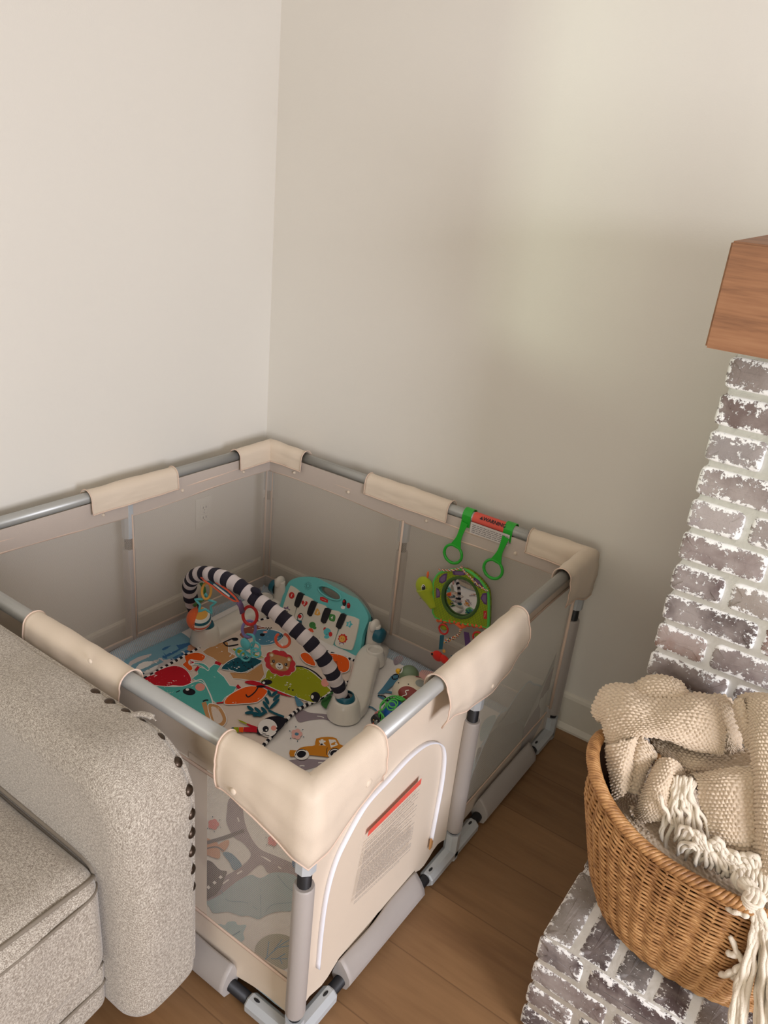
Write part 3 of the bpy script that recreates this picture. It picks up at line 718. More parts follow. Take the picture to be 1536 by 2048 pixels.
for i in range(0, n4):   # overlock stitches
    for f_ in (.0, .33, .66):
        j = (i + 1) % n4; a = Vector((*bp[i], 0)).lerp(Vector((*bp[j], 0)), f_); b = Vector((*ins[i], 0)).lerp(Vector((*ins[j], 0)), f_)
        if (bp[i][0] == X0 or bp[i][1] == Y1): bd.tube([Vector((p.x, p.y, mat_h(p.x, p.y) + z)) for p, z in ((a, .004), (a.lerp(b, .5), .0062), (b, .003))], .0012, 'p_cloud', 4)
bdo = bd.build('binding', road)

# ------------------------------------------------------------ printed activity mat lying on the play mat
gh = lambda x, y: mat_h(x, y) + .008 + .002 * noise.noise(Vector((x * 6, y * 6, 8)))
GO = [(272, 1370), (300, 1351), (340, 1328), (398, 1296), (441, 1276), (477, 1259), (520, 1240), (556, 1238), (600, 1272), (650, 1302), (702, 1319), (720, 1328), (730, 1342), (717, 1355),
      (688, 1368), (655, 1389), (630, 1402), (601, 1416), (578, 1434), (548, 1467), (515, 1501), (495, 1512), (440, 1482), (380, 1446), (320, 1408)]
go = [at_surf(x, y, gh) for x, y in GO]; go = [(p.x, p.y) for p in smooth_path([(x, y, 0) for x, y in go], 3, True)]
gm = MB(); drape(gm, go, gh, 0, 'p_cream', maxe=.012); GL = [0]
drape(gm, go, gh, -.006, 'p_matwhite', maxe=.05)
def pg(px, mname):
    GL[0] += 1; drape(gm, [at_surf(x, y, gh) for x, y in px], gh, .0014 + .00004 * GL[0], 'p_' + mname, maxe=.014)
def pgo(px, mname, grow=7):
    """print with the pale outline all the prints have"""
    c = (sum(p[0] for p in px) / len(px), sum(p[1] for p in px) / len(px)); out = []
    for i, p in enumerate(px):
        a = Vector(px[i - 1]); b = Vector(px[(i + 1) % len(px)]); d = (b - a)
        n = Vector((d.y, -d.x)).normalized() if d.length else Vector((0, 0))
        area_ = sum(px[k][0] * px[(k + 1) % len(px)][1] - px[(k + 1) % len(px)][0] * px[k][1] for k in range(len(px)))
        if area_ < 0: n = -n
        out.append((p[0] + n.x * grow / 5.12, p[1] + n.y * grow / 5.12))
    pg(out, 'matwhite'); pg(px, mname)
pgo(smooth2(Z6([(745, 330), (850, 270), (950, 230), (1005, 235), (1005, 330), (1080, 370), (1010, 440), (950, 462), (850, 390)]), 2), 'tan')
pgo(Z6([(1020, 540), (1200, 545), (1350, 450), (1375, 560), (1330, 630), (1150, 608), (1055, 600)]), 'tan')
pgo(Z3([(710, 770), (760, 700), (880, 668), (985, 700), (960, 740), (900, 760), (770, 830)]), 'brown')
pgo(smooth2(Z3([(860, 760), (900, 722), (990, 715), (1100, 735), (1160, 780), (1080, 850), (960, 875), (890, 850)])), 'blueg'); pg(Z3(ell_px(945, 770, 26, 16)), 'black'); pg(Z3(ell_px(975, 742, 22, 10)), 'pink')
pgo(smooth2(Z3([(640, 912), (720, 925), (900, 980), (962, 1003), (850, 995), (700, 958)])), 'lime')
pg(Z3(stroke([(545, 850), (590, 885), (700, 868)], 12)), 'black'); pg(Z3(stroke([(545, 850), (640, 808), (670, 812)], 12)), 'black'); pg(Z3(ell_px(668, 815, 32, 16)), 'black')
for a, b in ((980, 692), (1110, 765)):
    for i in range(5): pg(Z3([(a + i * 13, b + (i % 2) * 12), (a + i * 13 + 11, b + (i % 2) * 12 + 3), (a + i * 13 + 9, b + (i % 2) * 12 + 14), (a + i * 13 - 3, b + (i % 2) * 12 + 12)]), 'black')
pgo(smooth2(Z6([(560, 380), (620, 350), (700, 342), (770, 375), (735, 425), (660, 415), (605, 425), (640, 500), (610, 525), (570, 490), (540, 460), (575, 430)]), 2), 'orange')
pg(Z6(ell_px(632, 440, 36, 34)), 'matwhite')
for a in (-.5, 0, .5): pg(Z6(stroke([(655, 440), (635 - 10, 440 + 22 * a), (612, 440 + 40 * a)], 6)), 'red')
pgo(smooth2(Z6([(135, 660), (140, 600), (240, 550), (380, 490), (480, 478), (560, 510), (610, 570), (625, 650), (540, 680), (440, 675), (370, 685), (250, 672)]), 3), 'red')
pgo(Z6([(640, 605), (700, 560), (690, 525), (715, 495), (800, 512), (860, 462), (925, 475), (890, 530), (960, 590), (1020, 680), (1090, 690), (1062, 742), (970, 800), (930, 855), (880, 855), (850, 830), (780, 700), (700, 640)]), 'teal')
pgo(smooth2(Z6([(655, 455), (700, 445), (760, 460), (805, 500), (795, 520), (750, 485), (700, 462)])), 'teal')
pgo(smooth2(Z6([(150, 690), (250, 682), (370, 692), (540, 690), (630, 655), (700, 635), (760, 665), (800, 740), (835, 830), (850, 920), (830, 990), (780, 1065), (700, 1030), (500, 890), (300, 780)]), 2), 'teal')
for q_ in ([(880, 425), (940, 450), (922, 476), (866, 452)], [(690, 478), (716, 490), (685, 533), (658, 520)], [(1105, 665), (1142, 705), (1115, 716), (1083, 692)], [(883, 853), (957, 843), (957, 858), (890, 866)]): pg(Z6(q_), 'red')
pg(Z6(ell_px(605, 742, 66, 36, .12)), 'black'); pg(Z6(ell_px(588, 720, 18, 12)), 'hi'); pg(Z6(ell_px(718, 695, 50, 40)), 'pink'); pg(Z6([(468, 745), (508, 726), (513, 735), (476, 752)]), 'black')
pg(Z6(stroke([(660, 632), (740, 622), (800, 720), (845, 830), (845, 930)], 7)), 'matwhite'); pg(Z6(stroke([(745, 842), (775, 830), (802, 830)], 14)), 'black')
pg(Z6(stroke([(755, 850), (790, 960), (835, 1080), (900, 1130), (1030, 1200)], 48)), 'tan'); pgo(smooth2(Z6([(800, 885), (880, 875), (940, 920), (985, 1020), (960, 1085), (900, 1100), (850, 1070)])), 'tan'); pg(smooth2(Z6([(830, 905), (880, 905), (920, 950), (950, 1020), (930, 1060), (890, 1068), (860, 1040)])), 'cream')
pgo(smooth2(Z6([(935, 507), (1000, 440), (1100, 390), (1200, 383), (1350, 425), (1280, 480), (1180, 538), (1100, 542), (1030, 520)]), 2), 'dteal')
random.seed(5)
for i in range(16): pg(Z6(ell_px(1060 + random.uniform(0, 200), 440 + random.uniform(-10, 70), 8, 6, 0, 6)), 'black')
pgo(smooth2(Z6([(970, 868), (990, 810), (1060, 755), (1180, 698), (1300, 690), (1400, 728), (1385, 775), (1300, 850), (1150, 865), (1050, 872)]), 2), 'orange')
pg(smooth2(Z7([(45, 545), (110, 527), (200, 548), (280, 590), (400, 640), (530, 697), (420, 670), (280, 612), (120, 570)])), 'red')
pgo(smooth2(Z7([(225, 520), (262, 500), (275, 440), (340, 395), (560, 380), (700, 420), (820, 515), (900, 600), (925, 640), (830, 700), (750, 752), (600, 705), (470, 660), (330, 600), (215, 545)]), 2), 'lime')
pg(Z7(ell_px(273, 546, 57, 28, -.05)), 'black'); pg(Z7(ell_px(243, 551, 14, 12)), 'hi'); pg(Z7(ell_px(770, 697, 50, 52)), 'black'); pg(Z7(ell_px(740, 697, 14, 20)), 'hi')
for c_x, c_y in ((500, 617), (540, 627)): pg(Z7(ell_px(c_x, c_y, 10, 8)), 'black')
pg(Z7(stroke([(555, 380), (650, 390), (760, 440), (840, 512)], 12)), 'black'); pg(Z7(ell_px(870, 552, 40, 42)), 'pink')
pg(Z7(stroke([(60, 672), (85, 698), (150, 650), (190, 590)], 13)), 'black'); pg(Z7(ell_px(215, 590, 50, 13)), 'black')
pgo(smooth2(Z7([(620, 262), (680, 245), (740, 300), (770, 375), (700, 360), (645, 320)])), 'orange'); pgo(smooth2(Z7([(800, 270), (950, 255), (1080, 290), (1118, 350), (1100, 430), (1000, 452), (900, 430), (830, 350)])), 'orange')
pg(Z7(ell_px(895, 335, 58, 40)), 'blueg')
for i in range(4): pg(Z7(stroke([(955, 335 + 9 * i), (975, 336 + 9 * i), (995, 335 + 9 * i)], 4)), 'black')
for cx_, cy_, ln, an in ((300, 660, 36, 1.1), (352, 665, 42, 2.4), (275, 735, 42, 1.1), (372, 705, 48, 2.4), (265, 785, 55, .95), (352, 770, 75, 2.35), (105, 815, 42, .6), (95, 860, 48, -.1), (180, 835, 44, .7), (175, 880, 48, -.3), (245, 835, 45, .8), (225, 875, 50, -.5), (150, 870, 30, 0)):
    pg(Z7(ell_px(cx_, cy_, ln, 17, an, 12)), 'dteal')
pg(Z7(stroke([(290, 835), (360, 870), (450, 905)], 22)), 'dteal')
pg(smooth2(Z7([(180, 1010), (230, 945), (300, 905), (400, 898), (475, 935), (440, 1000), (385, 1060), (340, 1105), (250, 1090), (175, 1078)])), 'black'); pg(Z7(ell_px(282, 1018, 100, 92, .2)), 'matwhite')
pg(Z7(ell_px(262, 1030, 32, 32)), 'black'); pg(Z7(ell_px(270, 1040, 10, 9)), 'hi'); pg(Z7(ell_px(344, 1020, 28, 26)), 'pink'); pg(Z7(stroke([(222, 1068), (245, 1078), (268, 1082)], 6)), 'black'); pg(Z7(stroke([(170, 1078), (240, 1090), (300, 1100)], 6)), 'black')
for x0, x1, c_1 in ((1040, 1062, 'dteal'), (1062, 1112, 'lime'), (1116, 1160, 'orange'), (1164, 1300, 'red')): pg(Z6([(x0, 1113 + (5 if x0 < 1050 else 0)), (x1, 1113), (x1, 1168), (x0, 1162 - (20 if x0 < 1050 else 0))]), c_1)
pg(Z6([(1100, 1035), (1150, 1050), (1200, 1075), (1190, 1085), (1130, 1060)]), 'lime'); pg(Z6([(1200, 1075), (1305, 1112), (1300, 1130), (1230, 1112), (1190, 1085)]), 'red')
pg(smooth2(Z7([(560, 690), (600, 720), (650, 775), (600, 800), (575, 770)])), 'blueg'); pg(smooth2(Z7([(820, 740), (880, 700), (930, 650), (950, 660), (880, 720)])), 'green')
gmat = gm.build('activity_mat', origin=(.38, -.42, .04), fixn=False)
tag(gmat, 'activity mat with printed elephant, frog and panda and a black and white striped border', 'activity mat')
bb = MB(); P = [Vector((x, y, gh(x, y) - .001)) for x, y in go]; n = len(P); D = [P[0]]
tot = 0; fine = []
for i in range(n):
    a, b = P[i], P[(i + 1) % n]; k = max(1, round((b - a).length / .0118))
    for j in range(k): fine.append(a.lerp(b, j / k))
bb.tube(fine, .0062, 'p_black', 6, closed=True, mats=lambda i: 'p_black' if i % 2 == 0 else 'p_matwhite'); bb.build('striped_border', gmat)
# little green tag by the mat's edge
bb = MB(); drape(bb, [at_surf(x, y, mat_h) for x, y in smooth2(Z7([(830, 750), (880, 710), (940, 690), (900, 780), (880, 820), (840, 790)]))], mat_h, .006, 'p_green'); bb.build('leaf_flap', gmat)

# ------------------------------------------------------------ piano gym
gym = thing('piano_gym', (.38, -.2, .035), 'baby gym with turquoise toy piano, white feet and a black and white striped arch', 'baby gym')
ZG = .036
def leg(pts, name='base_leg'):
    P = smooth_path([(x, y, ZG + z * 0) for x, y, z, w_ in pts], 8); N = len(P); mb = MB(); rows = []
    Wd = smooth_path([(w_, z, 0) for x, y, z, w_ in pts], 8)
    for i in range(N):
        d = (P[min(i + 1, N - 1)] - P[max(i - 1, 0)]).normalized(); nn = Vector((-d.y, d.x, 0)); wd, hh = Wd[i].x, Wd[i].y; row = []
        for j in range(25):
            a = PI * j / 24; c, s = math.cos(a), math.sin(a)
            row.append(P[i] + nn * (wd * math.copysign(abs(c) ** .55, c)) + Vector((0, 0, hh * abs(s) ** .6)))
        rows.append(row)
    vs = [v for r_ in rows for v in r_]; fs = [(i * 25 + j, i * 25 + j + 1, (i + 1) * 25 + j + 1, (i + 1) * 25 + j) for i in range(N - 1) for j in range(24)]
    fs += [tuple(range(25)), tuple((N - 1) * 25 + j for j in range(25))]; mb.add(vs, fs, 'gloss'); return mb
PN = Vector((0, 1, -.5)); PP = Vector((.36, -.06, .125)); PNu = PN.normalized()
pxp = lambda X, Y: atp(520 + X / 5.486, 1120 + Y / 5.486, PP, PN)
pivR, pivL = pxp(1175, 790), pxp(255, 285)
RX = pivR.x + .028; LX = pivL.x - .012
coneR, coneL = Vector((.728, -.405, ZG)), Vector((.092, -.41, ZG))
for sx, cone, side in ((RX, coneR, 1), (LX, coneL, -1)):
    mb = leg([(sx + .012 * side, -.02, .03, .04), (sx + .016 * side, -.06, .045, .046), (sx + .03 * side, -.13, .048, .046), ((sx + cone.x) / 2 + .02 * side, -.25, .036, .044), (cone.x + .004 * side, -.36, .034, .045), (cone.x, -.42, .03, .04)])
    mb.lathe([(.056, 0), (.055, .01), (.047, .045), (.040, .062), (.034, .066), (.029, .062), (.028, .05), (0, .05)], 'gloss', 32, Matrix.Translation(cone))
    # upright with cup
    up = smooth_path([(sx, -.055, ZG + .03), (sx, -.058, ZG + .06), (sx, -.06, ZG + .10), (sx, -.06, ZG + .125)], 5)
    mb.tube(up, [.034 - .010 * (i / (len(up) - 1)) for i in range(len(up))], 'gloss', 20, flat=(1.0, .62))
    mb.ell((sx, -.06, ZG + .118), (.016, .026, .026), 'gloss')
    cx = sx + .038 * side; cy = -.10
    mb.lathe([(.040, 0), (.036, .03), (.031, .05), (.0305, .056), (.027, .058), (.0235, .054), (.0225, .035), (0, .033)], 'gloss', 28, Matrix.Translation((cx, cy, ZG)))
    L = mb.build('base_leg', gym)
    MB().lathe([(.0232, .036), (.0228, .036), (0, .0342)], 'cup', 24, Matrix.Translation((cx, cy, ZG))).build('cup', L)
    kb = MB(); km = Matrix.Translation((sx + .004 * side, -.06, PP.z)) @ Matrix.Rotation(PI / 2 * side, 4, 'Y')
    kb.lathe([(.028, .008), (.028, .026), (.025, .034), (.016, .037), (0, .038)], 'c_teal', 12, km); kb.build('pivot_knob', gym)
    MB().lathe([(.031, .058), (.031, .066), (.027, .078), (.022, .08)], 'c_teal', 28, Matrix.Translation(cone)).build('arch_socket', gym)
# piano panel
def panel(mb, outer, holes, dback, mname, lift=0.0):
    O = [pxp(*p) - PNu * lift for p in outer]; H = [[pxp(*p) - PNu * lift for p in h] for h in holes]
    flat = lambda P: [Vector((p.x, (p - PP).dot(Vector((0, .4472, .8944))), 0)) for p in P]
    tri = geometry.tessellate_polygon([flat(O)] + [flat(h) for h in H]); al = O + [p for h in H for p in h]; n = len(al)
    mb.add(al + [p + PNu * dback for p in al], [tuple(t) for t in tri] + [tuple(n + k for k in t[::-1]) for t in tri], mname, False)
    b = len(mb.v) - 2 * n; o = 0
    for R_ in [O] + H:
        k_ = len(R_)
        for i in range(k_): mb.f.append((b + o + i, b + o + (i + 1) % k_, b + n + o + (i + 1) % k_, b + n + o + i)); mb.mi.append(mb.m(mname)); mb.sm.append(False)
        o += k_
PO = smooth2([(345, 218), (450, 186), (600, 190), (750, 225), (900, 290), (1050, 400), (1150, 530), (1190, 640), (1165, 720), (1125, 830), (1105, 960), (1060, 1040), (980, 1062), (880, 1030), (700, 960), (520, 870), (380, 765), (250, 655), (207, 560), (228, 470), (262, 350), (295, 270)], 3)
HO = smooth2(ell_px(765, 362, 130, 46, .48, 12), 2)
mb = MB(); panel(mb, PO, [HO], .022, 'c_aqua'); body = mb.build('piano_body', gym)
md = body.modifiers.new('bevel', 'BEVEL'); md.width = .004; md.segments = 3; md.limit_method = 'ANGLE'; md.angle_limit = math.radians(60)
mb = MB(); PO2 = [(x + (x - 680) * .012 + 4, y + (y - 620) * .012 - 4) for x, y in PO]; panel(mb, PO2, [HO], .014, 'c_navy', -.0225); mb.build('piano_back', gym)
HR_ = [pxp(*p) for p in smooth2(ell_px(765, 362, 138, 54, .48, 14), 3)]; MB().tube([p - PNu * .001 for p in HR_], .004, 'c_aqua', 8, closed=True).build('handle_rim', gym)
KEYS = [[(330, 310), (365, 290), (440, 345), (452, 400), (405, 530), (365, 690), (335, 692), (262, 630), (246, 570)], [(470, 405), (500, 390), (602, 455), (570, 590), (512, 770), (480, 786), (385, 735), (372, 690), (412, 540)],
        [(620, 490), (660, 480), (745, 530), (715, 690), (658, 855), (620, 868), (527, 800), (516, 760), (562, 620)], [(765, 570), (800, 550), (900, 590), (868, 750), (808, 928), (770, 936), (675, 880), (665, 840), (710, 700)],
        [(930, 630), (970, 608), (1070, 640), (1092, 690), (1030, 955), (985, 986), (860, 950), (832, 900), (880, 760)]]
BK = [[(435, 358), (482, 370), (490, 390), (437, 520), (402, 510), (392, 480)], [(578, 448), (628, 463), (635, 485), (577, 617), (542, 602), (532, 572)], [(727, 528), (782, 540), (790, 562), (732, 695), (692, 682), (682, 655)], [(902, 588), (950, 600), (956, 622), (896, 756), (856, 740), (848, 714)]]
keys = []
for K in KEYS:
    mb = MB(); panel(mb, smooth2(K, 3), [], .010, 'c_key', .006); o = mb.build('white_key', gym); o['label'] = 'white piano key with a number and animal sticker'
    md = o.modifiers.new('bevel', 'BEVEL'); md.width = .002; md.segments = 2; md.limit_method = 'ANGLE'; md.angle_limit = math.radians(50); keys.append(o)
for K in BK:
    mb = MB(); panel(mb, smooth2(K, 2), [], .012, 'c_kblack', .011); o = mb.build('black_key', gym)
    md = o.modifiers.new('bevel', 'BEVEL'); md.width = .0015; md.segments = 2; md.limit_method = 'ANGLE'; md.angle_limit = math.radians(50)
def sticker(key, shapes, txt=None):
    mb = MB()
    for i, (pts, c) in enumerate(shapes[1:]): panel(mb, pts, [], .0004, c, .0066 + .0001 * i)
    mb.build('animal_sticker', key); mb = MB(); panel(mb, shapes[0][0], [], .0004, shapes[0][1], .0066)
    if txt:
        s, X, Y, sz = txt; text_mb(mb, s, frame(pxp(X, Y) - PNu * .0072, (1, 0, 0), (0, .4472, .8944)), sz, 'c_wht', .0002, .0004)
    return mb.build('number_sticker', key)
E_ = ell_px
star = lambda cx, cy, r, n=5, q=.5: [(cx + (r if i % 2 == 0 else r * q) * math.sin(PI * i / n + .4), cy - (r if i % 2 == 0 else r * q) * math.cos(PI * i / n + .4)) for i in range(2 * n)]
heart = [(500 + 34 * x, 478 + 36 * y) for x, y in ((0, 1), (-.95, .05), (-.95, -.6), (-.5, -.95), (-.1, -.6), (.1, -.5), (.5, -.75), (.95, -.4), (.9, .2))]
sticker(keys[0], [(E_(358, 390, 31, 37), 'c_red'), (star(303, 545, 42), 'c_pur2'), (E_(303, 560, 26, 24), 'c_key'), (E_(293, 562, 4, 5), 'c_kblack'), (E_(313, 566, 4, 5), 'c_kblack'), (E_(290, 600, 5, 12), 'c_yel2'), (E_(312, 602, 5, 12), 'c_yel2')], ('1', 358, 390, .017))
sticker(keys[1], [(heart, 'c_red'), (E_(452, 628, 32, 46, .3), 'c_kblack'), (E_(453, 630, 25, 38, .3), 'c_wht'), (E_(448, 620, 20, 20), 'c_red'), ([(395, 685), (400, 650), (470, 670), (470, 700)], 'c_teal'), ([(400, 672), (470, 690), (465, 698), (398, 682)], 'c_kblack')], ('2', 499, 477, .017))
sticker(keys[2], [(smooth2([(640, 530), (672, 590), (650, 610), (612, 600), (610, 580)]), 'c_yel2'), (E_(585, 715, 36, 36), 'c_grn2'), (E_(610, 745, 20, 16), 'c_grn2'), (E_(565, 770, 28, 20), 'c_coral'), (E_(590, 785, 10, 10), 'c_coral'), (E_(572, 700, 4, 4), 'c_kblack'), (E_(600, 705, 4, 4), 'c_kblack')], ('3', 642, 577, .015))
sticker(keys[3], [(smooth2([(772, 600), (800, 594), (836, 612), (830, 670), (800, 674), (768, 655)]), 'c_grn2'), (E_(722, 760, 16, 22), 'c_red'), (E_(748, 790, 40, 42), 'c_rattle'), (E_(784, 815, 20, 26), 'c_red'), (E_(742, 845, 28, 18), 'c_rattle'), (E_(745, 815, 4, 5), 'c_kblack'), (E_(765, 800, 4, 4), 'c_kblack')], ('4', 800, 634, .017))
sticker(keys[4], [(star(988, 705, 42, 5, .6), 'c_rattle'), (star(918, 862, 54, 9, .82), 'c_red'), (E_(913, 865, 34, 36), 'c_yel2'), (E_(903, 858, 4, 5), 'c_kblack'), (E_(928, 868, 4, 5), 'c_kblack'), (E_(905, 920, 26, 14), 'c_pur2'), (E_(905, 925, 18, 12), 'c_wht')], ('5', 988, 706, .015))
# logo, speaker, switches
mb = MB(); panel(mb, [(660, 405), (690, 404), (720, 420), (748, 436), (744, 470), (715, 462), (690, 455), (658, 438)], [], .0006, 'c_red', .0006)
text_mb(mb, 'Fisher-Price', frame(pxp(703, 437) - PNu * .001, pxp(748, 455) - pxp(658, 421), (0, .4472, .8944)), .0042, 'c_wht', .0002); mb.build('logo', body)
mb = MB()
for rr, nn_ in ((.0068, 1), (.0105, 12), (.015, 14)):
    for i in range(nn_):
        a = 2 * PI * i / nn_; c = pxp(527, 285) + (Vector((1, 0, 0)) * math.cos(a) + Vector((0, .4472, .8944)) * math.sin(a)) * rr - PNu * .0004
        if nn_ == 1: mb.tube([pxp(527, 285) + (Vector((1, 0, 0)) * math.cos(b * .35) + Vector((0, .4472, .8944)) * math.sin(b * .35)) * .0065 - PNu * .0003 for b in range(18)], .0005, 'c_navy', 4, closed=True)
        else: mb.ell(c, .0011, 'c_navy', 8, 4)
mb.build('speaker_grille', body)
mb = MB(); panel(mb, E_(912, 520, 24, 20), [], .0006, 'c_wht', .0008); panel(mb, E_(926, 468, 22, 38), [], .001, 'c_kblack', .001); panel(mb, E_(972, 500, 20, 32), [], .001, 'c_dred', .001); mb.ell(pxp(926, 455) - PNu * .003, .0045, 'c_red', 10, 8); mb.ell(pxp(974, 492) - PNu * .003, .0045, 'c_red', 10, 8); mb.build('switch', gym)
# arch
AK = .35; AN = Vector((0, 1, AK)); AP = Vector((.41, -.407, .1))
ap = lambda x, y: atp(x, y, AP, AN)
arch = smooth_path([coneR + Vector((0, 0, .06)), ap(686, 1396), ap(672, 1362), ap(650, 1322), ap(622, 1288), ap(590, 1258), ap(555, 1228), ap(515, 1200), ap(478, 1172), ap(440, 1153), ap(405, 1147), ap(386, 1156), ap(379, 1176), ap(384, 1205), ap(396, 1234), coneL + Vector((0, 0, .06))], 10)
L = [0]
for i in range(1, len(arch)): L.append(L[-1] + (arch[i] - arch[i - 1]).length)
tot = L[-1]; res_ = []; n_ = int(tot / .0048)
for i in range(n_ + 1):
    s = tot * i / n_; k = max(j for j in range(len(L)) if L[j] <= s + 1e-9); k = min(k, len(L) - 2); res_.append(arch[k].lerp(arch[k + 1], (s - L[k]) / (L[k + 1] - L[k])))
rad = []
for i, p in enumerate(res_):
    s = i / n_; r_ = .0245 + .0012 * math.sin(i * .9); r_ *= 1 - .18 * math.exp(-((s) / .05) ** 2) - .2 * math.exp(-((1 - s) / .06) ** 2); rad.append(r_)
M['f_navyblk'] = mat('cloth_navy_black', srgb(30, 26, 42), .9, bump=.0006, bscale=400)
M['f_stripe'] = mat('cloth_soft_white', srgb(214, 204, 204), .9, bump=.0006, bscale=400)
MB().tube(res_, rad, 'f_navyblk', 20, mats=lambda i: 'f_navyblk' if (i // 6) % 2 == 0 else 'f_stripe').build('striped_arch', gym)
# fabric tab and label strap on the arch
pp = ap(506, 1192) + Vector((.01, .0, .022)); mb = MB(); mb.ell(pp, (.02, .012, .012), 'f_navyblk', 14, 8); mb.build('fabric_tab', gym)
mb = MB(); mb.tube(smooth_path([ap(418, 1232), ap(412, 1255), at(404, 1276, 2, .05), at(398, 1294, 2, .042)], 5), .010, 'c_pur2', 8, flat=(1, .18), mats=lambda i: 'c_pur2' if i < 8 else 'p_matwhite'); mb.build('strap', gym)

# ------------------------------------------------------------ toys hanging from the arch
def torus(mb, c, n, R, r, mname, sx=1, sy=1, up=(0, 0, 1), seg=32, a0=0, a1=2 * PI):
    n = Vector(n).normalized(); u = Vector(up); u = (u - n * u.dot(n)).normalized(); v = n.cross(u); c = Vector(c)
    closed = abs(a1 - a0 - 2 * PI) < 1e-6
    pts = [c + u * math.cos(a0 + (a1 - a0) * i / seg) * R * sy + v * math.sin(a0 + (a1 - a0) * i / seg) * R * sx for i in range(seg if closed else seg + 1)]
    mb.tube(pts, r, mname, 10, closed=closed); return mb
view = lambda p: (CAM - Vector(p)).normalized()
# ball
YB_ = -.47; bc = at(398, 1238, 1, YB_); bv = Vector((.55, -.75, .1)).normalized()
t = thing('hanging_ball', bc, 'soft orange and striped ball hanging at the left end of the striped arch', 'toy ball', 'toys hanging from the gym arch')
mb = MB(); R = .043; vs = []; cols = ['f_orange', 'f_wht', 'f_yel2', 'f_wht', 'f_teal', 'f_wht', 'f_coral', 'f_wht', 'f_red', 'f_wht']
ax = Vector((-.9, -.45, .1)).normalized(); ux = ax.orthogonal().normalized(); uy = ax.cross(ux)
hb_ = MB(); hb_.lathe([(R * math.sin(a), R * math.cos(a)) for a in [PI / 2 * i / 10 for i in range(11)]], 'f_orange', 28, frame(bc, ux, uy)); hb_.build('orange_half', t)
for k in range(9):
    a0_, a1_ = PI / 2 + (PI / 2) * k / 9, PI / 2 + (PI / 2) * (k + 1) / 9
    fr = frame(bc, ux, uy)
nrm2 = Vector((.35, -.2, .9)).normalized(); S2 = MB(); segs = 28; rings = 18
fr = frame(bc, nrm2.orthogonal().normalized(), nrm2.cross(nrm2.orthogonal().normalized()))
for i in range(rings):
    z0_, z1_ = 1 - 2 * i / rings, 1 - 2 * (i + 1) / rings
    for j in range(segs):
        q = []
        for zz, jj in ((z0_, j), (z0_, j + 1), (z1_, j + 1), (z1_, j)):
            rr = math.sqrt(max(0, 1 - zz * zz)); a = 2 * PI * jj / segs; q.append(fr @ Vector((rr * math.cos(a), rr * math.sin(a), zz) ) if False else bc + (fr.to_3x3() @ Vector((rr * math.cos(a), rr * math.sin(a), zz))) * R * .995)
        c0 = sum(q, Vector()) / 4
        if (c0 - bc).dot(ax) < .004: S2.add(q, [(0, 1, 2, 3)], ['f_yel2', 'f_wht', 'f_teal', 'f_wht', 'f_coral', 'f_wht', 'f_red', 'f_wht', 'f_orange'][(i // 2) % 9], True)
S2.build('striped_half', t)
mb = MB(); mb.tube([bc + Vector((0, 0, .04)), bc + Vector((-.004, 0, .058))], .004, 'f_navyblk', 8); mb.build('loop', t)
tag(thing_ := MB().tube(smooth_path([at(402, 1166, 1, -.48), at(408, 1178, 1, -.475), at(407, 1196, 1, -.47), at(398, 1204, 1, -.47), at(388, 1212, 1, -.47)], 5), .007, 'c_grn2', 8, flat=(1, .4)).build('fabric_loop'), 'green fabric loop holding the soft ball under the striped arch', 'toy strap')
y_ = MB(); torus(y_, at(413, 1182, 1, -.49), (.5, -1, .3), .028, .0045, 'c_yel2', .55, 1.0); tag(y_.build('plastic_link'), 'yellow oval plastic link holding the turquoise star ring', 'plastic link')
mb = MB(); sc = at(411, 1208, 1, -.49); u = Vector((.87, .5, 0)); v_ = Vector((-.1, .1, 1)).normalized(); sp = []
for i in range(10):
    a = 2 * PI * i / 10 + .3; r_ = .038 if i % 2 == 0 else .019; sp.append(sc + u * r_ * math.cos(a) + v_ * r_ * math.sin(a))
mb.tube([p for i in range(10) for p in (sp[i], sp[i].lerp(sp[(i + 1) % 10], .33), sp[i].lerp(sp[(i + 1) % 10], .66))], .0042, 'c_rattle', 8, closed=True)
tag(mb.build('star_ring'), 'turquoise star shaped plastic ring hanging above the soft ball', 'teether', 'toys hanging from the gym arch')
# crinkle leaf
t = thing('crinkle_leaf', ap(440, 1180), 'orange edged crinkle leaf toy hanging along the underside of the striped arch', 'crinkle toy', 'toys hanging from the gym arch')
LP = [at(x, y, 1, -.53) for x, y in [(402, 1155), (414, 1156), (430, 1163), (455, 1180), (470, 1194), (477, 1203), (468, 1202), (448, 1190), (425, 1172), (410, 1162)]]
mb = MB(); mb.prism(LP, (.003, .006, 0), 'f_teal'); mb.build('leaf_panel', t); MB().tube(LP, .0035, 'f_coral', 8, closed=True).build('orange_edge', t)
MB().tube([LP[2].lerp(LP[8], .5) + Vector((.002, -.002, 0)), LP[4].lerp(LP[7], .5) + Vector((.002, -.002, 0))], .003, 'p_matwhite', 6).build('print', t)
MB().tube([LP[5], at(482, 1212, 1, -.52), at(485, 1226, 1, -.515)], .010, 'c_pur2', 8, flat=(1, .25)).build('ribbon', t)
